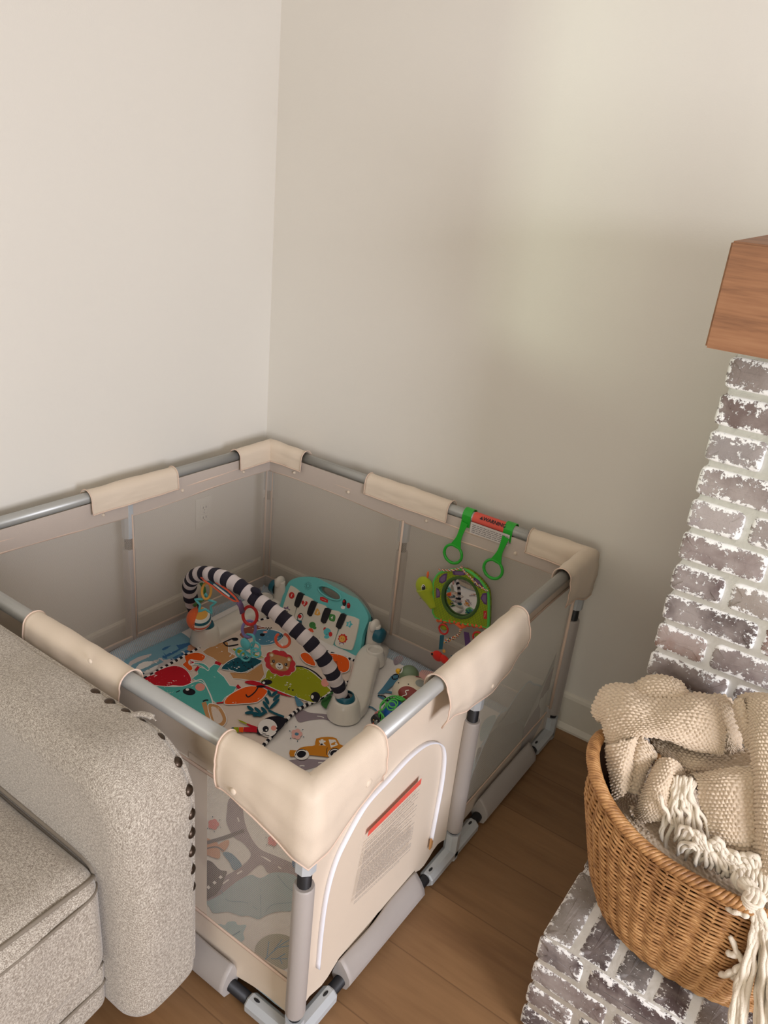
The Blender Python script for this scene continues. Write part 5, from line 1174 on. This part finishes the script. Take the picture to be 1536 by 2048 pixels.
# ------------------------------------------------------------ fireplace
CX, CY, HZ, HY = 1.632, -.60, .285, -.945
BC = [(104, 88, 84), (128, 112, 106), (150, 140, 136), (136, 102, 88), (96, 82, 80), (142, 124, 112), (116, 100, 98), (160, 148, 140), (112, 86, 78), (86, 74, 72)]
def bricks(mb, cols, wears, O, U, V, N, rects, th=.0048, seed=0, seq=None):
    """raised, ragged brick faces laid on a mortar bed; rects (u0,u1,v0,v1)"""
    rnd = random.Random(seed); O, U, V, N = Vector(O), Vector(U), Vector(V), Vector(N)
    for bi, (u0, u1, v0, v1) in enumerate(rects):
        col = srgb(*(seq[bi % len(seq)] if seq else rnd.choice(BC))); k = rnd.uniform(.88, 1.08); col = tuple(min(1, c * k) for c in col[:3]) + (1,)
        w_, h_ = u1 - u0, v1 - v0; ring = []
        per = 2 * (w_ + h_); n = max(24, int(per / .010)); rc = min(.012, h_ * .3)
        for i in range(n):
            s = per * i / n
            if s < w_: p = (s, 0)
            elif s < w_ + h_: p = (w_, s - w_)
            elif s < 2 * w_ + h_: p = (w_ - (s - w_ - h_), h_)
            else: p = (0, h_ - (s - 2 * w_ - h_))
            # round the corners, ragged edge
            x, y = p; cx = min(max(x, rc), w_ - rc); cy = min(max(y, rc), h_ - rc); d = Vector((x - cx, y - cy))
            if d.length > rc: d = d.normalized() * rc
            x, y = cx + d.x, cy + d.y
            j = .0028 * noise.noise(Vector(((u0 + x) * 60, (v0 + y) * 60, seed + bi * 1.7))) + rnd.uniform(-.0007, .0007)
            c = Vector((w_ / 2, h_ / 2)); dd = (Vector((x, y)) - c).normalized(); x += dd.x * j; y += dd.y * j
            ring.append((x, y))
        def lay(inset, z, wv):
            out = []
            for x, y in ring:
                cx, cy = min(max(x, inset), w_ - inset), min(max(y, inset), h_ - inset)
                out.append((O + U * (u0 + cx) + V * (v0 + cy) + N * (z + (.0012 * noise.noise(Vector((x * 40, y * 40, bi + seed))) if inset else 0)), wv))
            return out
        L = [lay(0, -.002, 1), lay(.0008, th * .6, 1), lay(.004, th, .75), lay(.011, th + .0012, .25), lay(min(.024, h_ * .42), th + .0018, 0)]
        b = len(mb.v)
        for l_ in L:
            for p, wv in l_: mb.v.append(tuple(p)); cols.append(col); wears.append(wv)
        c = O + U * (u0 + w_ / 2) + V * (v0 + h_ / 2) + N * (th + .002); mi = mb.m('brick')
        for q in range(len(L) - 1):
            for i in range(n):
                j = (i + 1) % n; mb.f.append((b + q * n + i, b + q * n + j, b + (q + 1) * n + j, b + (q + 1) * n + i)); mb.mi.append(mi); mb.sm.append(True)
        mb.f.append(tuple(b + (len(L) - 1) * n + i for i in range(n))); mb.mi.append(mi); mb.sm.append(False)
def brick_obj(name, parent, faces):
    mb = MB(); cols = []; wears = []
    for f in faces: bricks(mb, cols, wears, *f[:5], seed=f[5], seq=f[6] if len(f) > 6 else None)
    o = mb.build(name, parent); a = o.data.color_attributes.new('bcol', 'FLOAT_COLOR', 'POINT'); a.data.foreach_set('color', np.array(cols, dtype=np.float32).ravel())
    w_ = o.data.attributes.new('wear', 'FLOAT', 'POINT'); w_.data.foreach_set('value', np.array(wears, dtype=np.float32)); return o
fp = thing('brick_fireplace', (2.4, -.6, 0), 'whitewashed brick fireplace with raised hearth right of the playpen', 'fireplace')
XE = 3.5
def slab(lo, hi, name):
    """mortar bed with a slightly lumpy surface"""
    bm = bmesh.new(); bmesh.ops.create_cube(bm, size=1); L_ = Vector(lo); H_ = Vector(hi)
    for v in bm.verts: v.co = Vector([(L_[i] + H_[i]) / 2 + v.co[i] * (H_[i] - L_[i]) for i in range(3)])
    bmesh.ops.bevel(bm, geom=bm.edges[:], offset=.004, segments=2, affect='EDGES'); mb = MB(); mb.bm(bm, 'mortar', True); return mb.build(name, fp)
slab((CX + .004, CY, .0), (XE, YB - .001, 1.4295), 'chimney_mortar'); slab((CX + .004, HY, 0), (XE, CY + .02, HZ), 'hearth_mortar')
PIT = .0685; g = .011; rects = []; side = []
z = 1.002 + PIT * 6; k = 0; cs = []
while z > HZ:
    z0 = max(z - PIT + g / 2, HZ + .002); z1 = z - g / 2
    if z1 - z0 > .02:
        u = -.006; first = .158 if k % 2 else .100
        if k % 4 == 3: first = .178
        while u < XE - CX - .03:
            rects.append((u, u + first, z0, z1)); cs.append(k); u += first + g; first = .196
        v = .0 if k % 2 else .0; first = .1 if k % 2 else .2
        while v < YB - CY - .05: side.append((v, min(v + first, YB - CY - .02), z0, z1)); v += first + g; first = .2
    z -= PIT; k += 1
random.seed(21)
seqc = {0: (150, 138, 130), 1: (122, 106, 100), 2: (158, 150, 146), 3: (128, 114, 108), 4: (160, 150, 148), 5: (128, 112, 108), 6: (98, 80, 78), 7: (100, 88, 84), 8: (146, 110, 94), 9: (126, 110, 104), 10: (84, 70, 68)}
seq = []; last = None
for k_ in cs:
    if k_ != last: seq.append(seqc.get(k_, random.choice(BC))); last = k_
    else: seq.append(random.choice(BC + [(162, 152, 142), (150, 140, 134)]))
brick_obj('chimney_bricks', fp, [((CX, CY, 0), (1, 0, 0), (0, 0, 1), (0, -1, 0), rects, 1, seq), ((CX + .004, CY, 0), (0, 1, 0), (0, 0, 1), (-1, 0, 0), side, 2)])
top = []; u = -.004; i = 0
while u < XE - CX - .1:
    wd = .0605 if i else .058
    top.append((u, u + wd + .003, .004, .206)); top.append((u, u + wd + .003, .217, .335)); u += wd + .003 + g; i += 1
fr_ = []; sd = []; z = HZ - .002; k = 0
while z > 0.01:
    z0 = max(z - .066 + g / 2, .002); z1 = z - (g / 2 if k else .001); u = -.006; first = (.096, .158, .10, .17, .1)[k % 5]
    if z1 - z0 > .015:
        while u < XE - CX - .03: fr_.append((u, u + first, z0, z1)); u += first + g; first = (.196, .120)[0]
        v = 0; first = .2 if k % 2 else .1
        while v < CY - HY - .02: sd.append((v, min(v + first, CY - HY), z0, z1)); v += first + g; first = .2
    z -= .066; k += 1
seqt = [(150, 142, 132), (140, 130, 122), (84, 72, 70), (110, 98, 92), (112, 108, 104), (96, 84, 84), (100, 86, 84)]
brick_obj('hearth_bricks', fp, [((CX, HY, HZ - .004), (1, 0, 0), (0, 1, 0), (0, 0, 1), top, 5, seqt), ((CX, HY + .003, 0), (1, 0, 0), (0, 0, 1), (0, -1, 0), fr_, 6, [(88, 76, 76), (92, 78, 76), (110, 98, 96), (128, 112, 106), (122, 106, 102), (98, 84, 84), (118, 100, 94)]), ((CX + .004, HY, 0), (0, 1, 0), (0, 0, 1), (-1, 0, 0), sd, 7)])
# mantel beam
bm = bmesh.new(); bmesh.ops.create_cube(bm, size=1); lo = Vector((1.604, -.72, 1.430)); hi = Vector((3.6, CY + .3, 1.598))
for v in bm.verts: v.co = Vector([(lo[i] + hi[i]) / 2 + v.co[i] * (hi[i] - lo[i]) for i in range(3)])
for v in bm.verts:
    if v.co.z > 1.55 and v.co.y > -.5: v.co.z += .014
bmesh.ops.bevel(bm, geom=bm.edges[:], offset=.003, segments=2, affect='EDGES'); mb = MB(); mb.bm(bm, 'mantel', False)
tag(mb.build('mantel_beam'), 'thick rough cedar mantel beam on top of the brick chimney', 'mantel')

# ------------------------------------------------------------ wicker basket
BCx, BCy = 1.872, -.752
def bsk(zf):
    """zf 0..1 bottom to rim -> semi axes"""
    A = [(0, .165, .122), (.08, .195, .136), (.25, .222, .144), (.5, .245, .148), (.75, .268, .146), (.9, .264, .142), (1, .274, .139)]
    for (a, x0, y0), (b, x1, y1) in zip(A, A[1:]):
        if zf <= b: k = (zf - a) / (b - a); return x0 + (x1 - x0) * k, y0 + (y1 - y0) * k
    return A[-1][1:]
def rimz(c): return .548 + .085 * max(0, -c) ** 2.4
BZ = HZ + .006
def bpt(th, zf, off=0.0):
    a, b = bsk(zf); c, s = math.cos(th), math.sin(th); e = 2 / 2.3
    x = math.copysign(abs(c) ** e, c); y = math.copysign(abs(s) ** e, s); p = Vector((BCx + (a + off) * x, BCy + (b + off) * y, 0)); p.z = BZ + (rimz(c) - BZ) * zf; return p
basket = thing('wicker_basket', (BCx, BCy, HZ), 'brown woven wicker basket standing on the brick hearth, filled with a cream blanket', 'basket')
NS = 46; NR = 62; ths = [2 * PI * i / NS for i in range(NS)]
body_ = MB(); NT_ = NS * 4
for r_ in range(NR):
    zf = (r_ + .5) / NR; pts = []
    for i in range(NT_):
        th = 2 * PI * i / NT_; ph_ = i / 4; grp = (r_ // 1) % 2
        pts.append(bpt(th, min(1, zf + .0022 * math.sin(i * .37 + r_)), .0036 * math.cos(PI * ph_ + PI * grp)))
    body_.tube(pts, .0027, 'wicker', 5, closed=True)
body_.build('woven_side', basket)
st = MB()
for i in range(NS): st.tube([bpt(ths[i] , k / 14, 0) for k in range(15)], .0028, 'wicker', 5)
st.build('stakes', basket)
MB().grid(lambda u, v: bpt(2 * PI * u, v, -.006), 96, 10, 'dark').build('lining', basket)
bt = MB(); bt.add([bpt(2 * PI * i / 64, 0, 0) - Vector((0, 0, .004)) for i in range(64)], [tuple(range(64))], 'wicker'); bt.build('base', basket)
rm_ = MB(); NRm = 720
for s_ in range(4):
    pts = []
    for i in range(NRm):
        th = 2 * PI * i / NRm; a = th * 56 + s_ * PI / 2; p = bpt(th, 1, .009 * math.cos(a)); p.z += .007 * math.sin(a) + .002; pts.append(p)
    rm_.tube(pts, .0046, 'wicker', 6, closed=True)
rm_.build('braided_rim', basket)

# ------------------------------------------------------------ chunky woven blanket with fringe
blanket = thing('woven_blanket', (BCx, BCy, .45), 'cream chunky woven throw blanket with ivory fringe bundled in the wicker basket', 'blanket')
def cr(p0, p1, p2, p3, t): return .5 * ((2 * p1) + (p2 - p0) * t + (2 * p0 - 5 * p1 + 4 * p2 - p3) * t * t + (3 * p1 - p0 - 3 * p2 + p3) * t ** 3)
def sheet(ctrl, pitch=.0088, amp=.0040, name='folded_cloth', wr=.003, px=True, seed=0):
    C = [[(at(x, y, 1, d) if px else Vector((x, y, d))) for x, y, d in row] for row in ctrl]; R, K = len(C), len(C[0])
    ext = lambda L: [L[0] * 2 - L[1]] + L + [L[-1] * 2 - L[-2]]
    lu = sum((C[R // 2][i + 1] - C[R // 2][i]).length for i in range(K - 1)); lv = sum((C[i + 1][K // 2] - C[i][K // 2]).length for i in range(R - 1))
    nu, nv = max(8, int(lu / .0013)), max(8, int(lv / .0013))
    # columns interpolation first
    rows = []
    for row in C:
        E_r = ext(row); o = []
        for i in range(nu + 1):
            f = i / nu * (K - 1); k = min(int(f), K - 2); o.append(cr(*E_r[k:k + 4], f - k))
        rows.append(o)
    rows = [ [a * 2 - b for a, b in zip(rows[0], rows[1])] ] + rows + [ [a * 2 - b for a, b in zip(rows[-1], rows[-2])] ]
    G = []
    for j in range(nv + 1):
        f = j / nv * (R - 1); k = min(int(f), R - 2); t_ = f - k
        G.append([cr(rows[k][i], rows[k + 1][i], rows[k + 2][i], rows[k + 3][i], t_) for i in range(nu + 1)])
    A = np.array([[tuple(p) for p in r_] for r_ in G]); du = np.gradient(A, axis=1); dv = np.gradient(A, axis=0); N = np.cross(du, dv); N /= (np.linalg.norm(N, axis=2, keepdims=True) + 1e-9)
    vis = np.sum(N * (np.array(CAM) - A), axis=2); 
    if vis.mean() < 0: N = -N
    vs = []
    for j in range(nv + 1):
        for i in range(nu + 1):
            u = i / nu * lu / pitch; v = j / nv * lv / (pitch * .72)
            wob = noise.noise(Vector((u * .35, v * .35, seed))) * .5; u += wob; v += wob * .6
            row = math.floor(v); fv = v - row; uu = u + (.5 if row % 2 else 0); fu = uu - math.floor(uu); rv = noise.noise(Vector((math.floor(uu) * 3.1, row * 1.7, seed + .5)))
            h = (max(0, math.sin(PI * fu)) ** .45) * (max(0, math.sin(PI * fv)) ** .5) * (1 + .5 * rv)
            p = A[j, i]; w_ = wr * noise.noise(Vector(tuple(p * 22)) + Vector((seed, 0, 0)))
            vs.append(Vector(tuple(p + N[j, i] * (amp * h * 1.3 + w_))))
    W_ = nu + 1; fs = [(j * W_ + i, j * W_ + i + 1, (j + 1) * W_ + i + 1, (j + 1) * W_ + i) for j in range(nv) for i in range(nu)]
    mb = MB(); mb.add(vs, fs, 'yarn'); o = mb.build(name, blanket, fixn=False); m_ = o.modifiers.new('s', 'SOLIDIFY'); m_.thickness = .006; m_.offset = -1 if vis.mean() >= 0 else 1
    # rolled selvedge all around
    bd_ = [G[0][i] for i in range(0, nu + 1, 3)] + [G[j][nu] for j in range(0, nv + 1, 3)] + [G[nv][i] for i in range(nu, -1, -3)] + [G[j][0] for j in range(nv, -1, -3)]
    return o
D = -.0
# bulk filling the basket
sheet([[(BCx + .22 * math.cos(PI * (1 + i / 6)) * 1.0, BCy + .115 - .03 * j - .0 * i, .535 + .018 * math.sin(i * 1.3 + j) - .004 * j) for i in range(7)] for j in range(8)], px=False, seed=1)
# hump behind
sheet([[(1262, 1385, -.66), (1272, 1366, -.65), (1300, 1353, -.65), (1335, 1352, -.65), (1362, 1366, -.65), (1378, 1390, -.66)],
       [(1260, 1400, -.68), (1275, 1378, -.68), (1302, 1366, -.68), (1336, 1366, -.68), (1360, 1378, -.68), (1380, 1402, -.68)],
       [(1262, 1420, -.69), (1278, 1400, -.70), (1304, 1392, -.70), (1334, 1392, -.70), (1360, 1400, -.70), (1382, 1420, -.69)]], seed=2)
# small folds at the back
sheet([[(1400, 1402, -.64), (1415, 1392, -.64), (1440, 1390, -.64), (1466, 1404, -.64), (1484, 1430, -.64), (1490, 1462, -.65)],
       [(1404, 1425, -.67), (1420, 1412, -.68), (1440, 1410, -.68), (1460, 1424, -.68), (1474, 1448, -.68), (1482, 1476, -.68)],
       [(1420, 1450, -.68), (1430, 1444, -.70), (1445, 1448, -.71), (1458, 1462, -.71), (1470, 1480, -.70), (1484, 1500, -.69)],
       [(1430, 1500, -.68), (1440, 1496, -.70), (1455, 1500, -.70), (1465, 1506, -.70), (1478, 1512, -.69), (1498, 1516, -.68)]], seed=3)
# middle back fold sweeping down from the left fold
sheet([[(1296, 1470, -.70), (1340, 1480, -.70), (1390, 1492, -.70), (1440, 1500, -.69), (1510, 1500, -.68)],
       [(1305, 1490, -.73), (1345, 1505, -.735), (1388, 1516, -.735), (1440, 1522, -.72), (1512, 1522, -.71)],
       [(1330, 1515, -.74), (1360, 1530, -.75), (1390, 1540, -.75), (1440, 1540, -.74), (1512, 1540, -.73)],
       [(1352, 1540, -.72), (1372, 1550, -.73), (1400, 1560, -.73), (1440, 1556, -.72), (1512, 1556, -.72)]], seed=4)
# big left fold hanging over the rim
sheet([[(1194, 1398, -.66), (1214, 1372, -.66), (1256, 1368, -.66), (1310, 1382, -.66), (1350, 1386, -.66), (1392, 1386, -.66), (1428, 1396, -.66), (1440, 1424, -.67)],
       [(1184, 1416, -.69), (1208, 1390, -.70), (1256, 1386, -.71), (1308, 1400, -.71), (1350, 1402, -.71), (1394, 1402, -.71), (1430, 1412, -.70), (1446, 1440, -.70)],
       [(1190, 1436, -.72), (1216, 1418, -.735), (1258, 1412, -.745), (1308, 1425, -.745), (1350, 1428, -.745), (1394, 1430, -.74), (1430, 1440, -.73), (1450, 1464, -.72)],
       [(1204, 1446, -.735), (1222, 1448, -.755), (1258, 1442, -.765), (1300, 1446, -.765), (1345, 1454, -.765), (1392, 1464, -.76), (1428, 1474, -.75), (1448, 1488, -.735)],
       [(1210, 1476, -.745), (1228, 1480, -.765), (1256, 1470, -.775), (1290, 1462, -.775), (1335, 1470, -.77), (1385, 1486, -.76), (1425, 1497, -.75), (1446, 1502, -.74)],
       [(1214, 1510, -.755), (1234, 1508, -.775), (1258, 1492, -.775), (1284, 1474, -.765), (1330, 1478, -.755), (1380, 1494, -.745), (1420, 1504, -.735), (1440, 1508, -.73)]], seed=5)
# left tail inside the rim
sheet([[(1212, 1490, -.76), (1232, 1486, -.78), (1255, 1480, -.785), (1276, 1470, -.775)],
       [(1216, 1530, -.77), (1238, 1525, -.79), (1258, 1512, -.785), (1268, 1498, -.77)],
       [(1222, 1565, -.78), (1243, 1556, -.79), (1258, 1545, -.78), (1264, 1525, -.765)],
       [(1230, 1598, -.785), (1244, 1588, -.79), (1254, 1575, -.78), (1262, 1556, -.765)]], seed=6)
sheet([[(1274, 1472, -.765), (1288, 1478, -.775), (1302, 1492, -.775), (1308, 1508, -.765)], [(1266, 1500, -.765), (1282, 1506, -.775), (1298, 1516, -.77), (1304, 1522, -.76)], [(1262, 1530, -.765), (1276, 1540, -.77), (1286, 1546, -.765), (1292, 1548, -.755)], [(1250, 1580, -.765), (1264, 1585, -.77), (1276, 1588, -.765), (1284, 1590, -.755)]], seed=7)
# centre fold, standing tunnel
sheet([[(1312, 1530, -.755), (1324, 1518, -.765), (1342, 1516, -.77), (1360, 1528, -.765), (1370, 1546, -.755)],
       [(1296, 1560, -.775), (1310, 1552, -.795), (1330, 1550, -.80), (1346, 1556, -.79), (1356, 1570, -.77)],
       [(1284, 1592, -.785), (1298, 1586, -.81), (1318, 1586, -.815), (1336, 1592, -.805), (1350, 1604, -.785)],
       [(1272, 1622, -.79), (1288, 1618, -.815), (1308, 1620, -.82), (1330, 1622, -.815), (1348, 1630, -.79)],
       [(1262, 1640, -.78), (1280, 1640, -.80), (1300, 1642, -.81), (1325, 1640, -.805), (1346, 1644, -.78)]], seed=8)
sheet([[(1258, 1610, -.79), (1270, 1636, -.80), (1290, 1660, -.81), (1318, 1684, -.81), (1350, 1704, -.81)], [(1278, 1620, -.77), (1290, 1648, -.785), (1306, 1672, -.79), (1334, 1694, -.79), (1366, 1712, -.79)]], seed=9, wr=.002)
# flat panel at the right
sheet([[(1378, 1552, -.765), (1420, 1545, -.775), (1465, 1538, -.775), (1516, 1530, -.77)],
       [(1394, 1560, -.785), (1430, 1560, -.80), (1470, 1558, -.80), (1518, 1555, -.79)],
       [(1402, 1610, -.80), (1436, 1612, -.815), (1474, 1612, -.815), (1522, 1610, -.80)],
       [(1410, 1660, -.81), (1444, 1664, -.825), (1480, 1666, -.825), (1528, 1664, -.81)],
       [(1418, 1705, -.82), (1450, 1715, -.83), (1490, 1722, -.83), (1534, 1726, -.82)]], seed=10)
# right hand strip hanging over everything
sheet([[(1470, 1412, -.66), (1482, 1394, -.665), (1510, 1388, -.67), (1560, 1392, -.67), (1620, 1404, -.67)],
       [(1490, 1430, -.70), (1500, 1412, -.715), (1520, 1408, -.72), (1562, 1414, -.72), (1622, 1424, -.72)],
       [(1500, 1480, -.755), (1512, 1472, -.775), (1530, 1470, -.78), (1570, 1474, -.78), (1626, 1480, -.77)],
       [(1506, 1560, -.785), (1520, 1556, -.81), (1540, 1556, -.815), (1580, 1560, -.81), (1632, 1566, -.80)],
       [(1510, 1650, -.81), (1526, 1650, -.835), (1548, 1650, -.84), (1590, 1654, -.835), (1640, 1660, -.82)],
       [(1514, 1745, -.835), (1532, 1750, -.855), (1556, 1754, -.86), (1600, 1758, -.85), (1650, 1762, -.84)]], seed=11)
sheet([[(1468, 1415, -.70), (1474, 1400, -.705), (1486, 1394, -.70)], [(1474, 1440, -.715), (1482, 1430, -.725), (1494, 1425, -.72)], [(1486, 1470, -.73), (1494, 1462, -.74), (1502, 1458, -.735)], [(1494, 1500, -.74), (1500, 1495, -.75), (1506, 1492, -.745)]], seed=12, wr=.001)
# fringe
random.seed(11)
fb = MB()
def strand(pts, r=.0042):
    P = smooth_path([at(*p[:2], 1, p[2]) if len(p) == 3 else p for p in pts], 7); n = len(P); ph = random.uniform(0, 6)
    P = [p + Vector((.0012 * math.sin(i * .9 + ph), .0012 * math.cos(i * .8 + ph), .001 * math.sin(i * 1.1))) for i, p in enumerate(P)]
    fb.tube(P, [r * (1 + .12 * math.sin(i * 1.3 + ph)) * (.6 if i in (0, n - 1) else 1) for i in range(n)], 'fringe', 8)
for i in range(15):      # fringe falling from the centre fold
    k = i / 14; x0, y0 = 1348 + 42 * k, 1552 + 8 * k + random.uniform(-6, 6); x1, y1 = 1322 + 92 * k, 1640 + random.uniform(-25, 50)
    strand([(x0, y0, -.79), (x0 + random.uniform(-8, 6), y0 + 34, -.805), ((x0 + x1) / 2 + random.uniform(-9, 9), (y0 + y1) / 2 + 16, -.815), (x1 + random.uniform(-6, 6), y1, -.82), (x1 + random.uniform(-10, 14), y1 + 22, -.815)], random.uniform(.0032, .0044))
strand([(1318, 1590, -.83), (1332, 1622, -.835), (1345, 1650, -.83)], .004)
for i in range(46):      # loops lying along the rim
    k = i / 45; x0 = 1350 + 130 * k; y0 = 1712 + 62 * k - random.uniform(0, 30)
    strand([(x0, y0, -.83), (x0 + random.uniform(8, 24), y0 - random.uniform(10, 36), -.845), (x0 + random.uniform(28, 44), y0 - random.uniform(5, 26), -.85), (x0 + random.uniform(34, 50), y0 + random.uniform(-2, 22), -.845)], random.uniform(.0034, .0048))
for i in range(12):
    x0 = 1460 + 8 * i; strand([(x0, 1712 + i, -.835), (x0 + 8, 1740, -.85), (x0 + random.uniform(-2, 10), 1770 + i, -.86), (1498 + i * 2, 1795 + i, -.865)], .004)
kc = at(1508, 1796, 1, -.885)
for i in range(9):       # the knot
    a = 2 * PI * i / 9; c1 = at(1488 + 12 * math.cos(a), 1768 + 10 * math.sin(a), 1, -.875); fb.tube(smooth_path([c1 + Vector((0, 0, .004)), kc + Vector((.010 * math.cos(a), -.006, .016 + .004 * math.sin(a))), kc + Vector((.013 * math.cos(a), -.006 * math.sin(a), 0)), kc + Vector((.008 * math.cos(a), 0, -.022))], 6), .0056, 'fringe', 8)
for j in range(4):
    fb.tube([kc + Vector((.0155 * math.cos(a), .0125 * math.sin(a), -.002 - j * .005 + .003 * math.sin(a))) for a in [2 * PI * i / 20 for i in range(20)]], .003, 'fringe', 8, closed=True)
strand([(1452, 1818, -.895), (1475, 1826, -.90), (1500, 1834, -.90)], .0048); strand([(1460, 1872, -.90), (1475, 1905, -.905), (1492, 1925, -.905), (1512, 1935, -.90)], .005)
strand([(1452, 1906, -.905), (1474, 1912, -.907), (1494, 1925, -.905), (1505, 1922, -.90)], .0058); strand([(1438, 1951, -.91), (1462, 1946, -.912), (1478, 1934, -.91), (1494, 1926, -.905)], .0056); strand([(1462, 1957, -.91), (1478, 1950, -.91), (1490, 1935, -.908)], .0055)
for i in range(34):      # tassel falling over the front of the basket
    a = random.uniform(-1, 1); b = random.uniform(-1, 1); x1 = 1520 + 42 * a
    strand([(1512 + 6 * a, 1815, -.892), (1520 + 14 * a, 1850, -.90), (1518 + 24 * a, 1900, -.905 - .01 * b), (1510 + 36 * a + random.uniform(-6, 6), 1960, -.912 - .012 * b), (1506 + 46 * a + random.uniform(-8, 8), 2030, -.955 - .006 * b), (1504 + 52 * a, 2100 + random.uniform(-10, 30), -.962 - .01 * b)], random.uniform(.0036, .005))
fr_o = fb.build('fringe', blanket); fr_o['kind'] = 'stuff'

for o in bpy.data.objects:
    if '_o' in o: del o['_o']
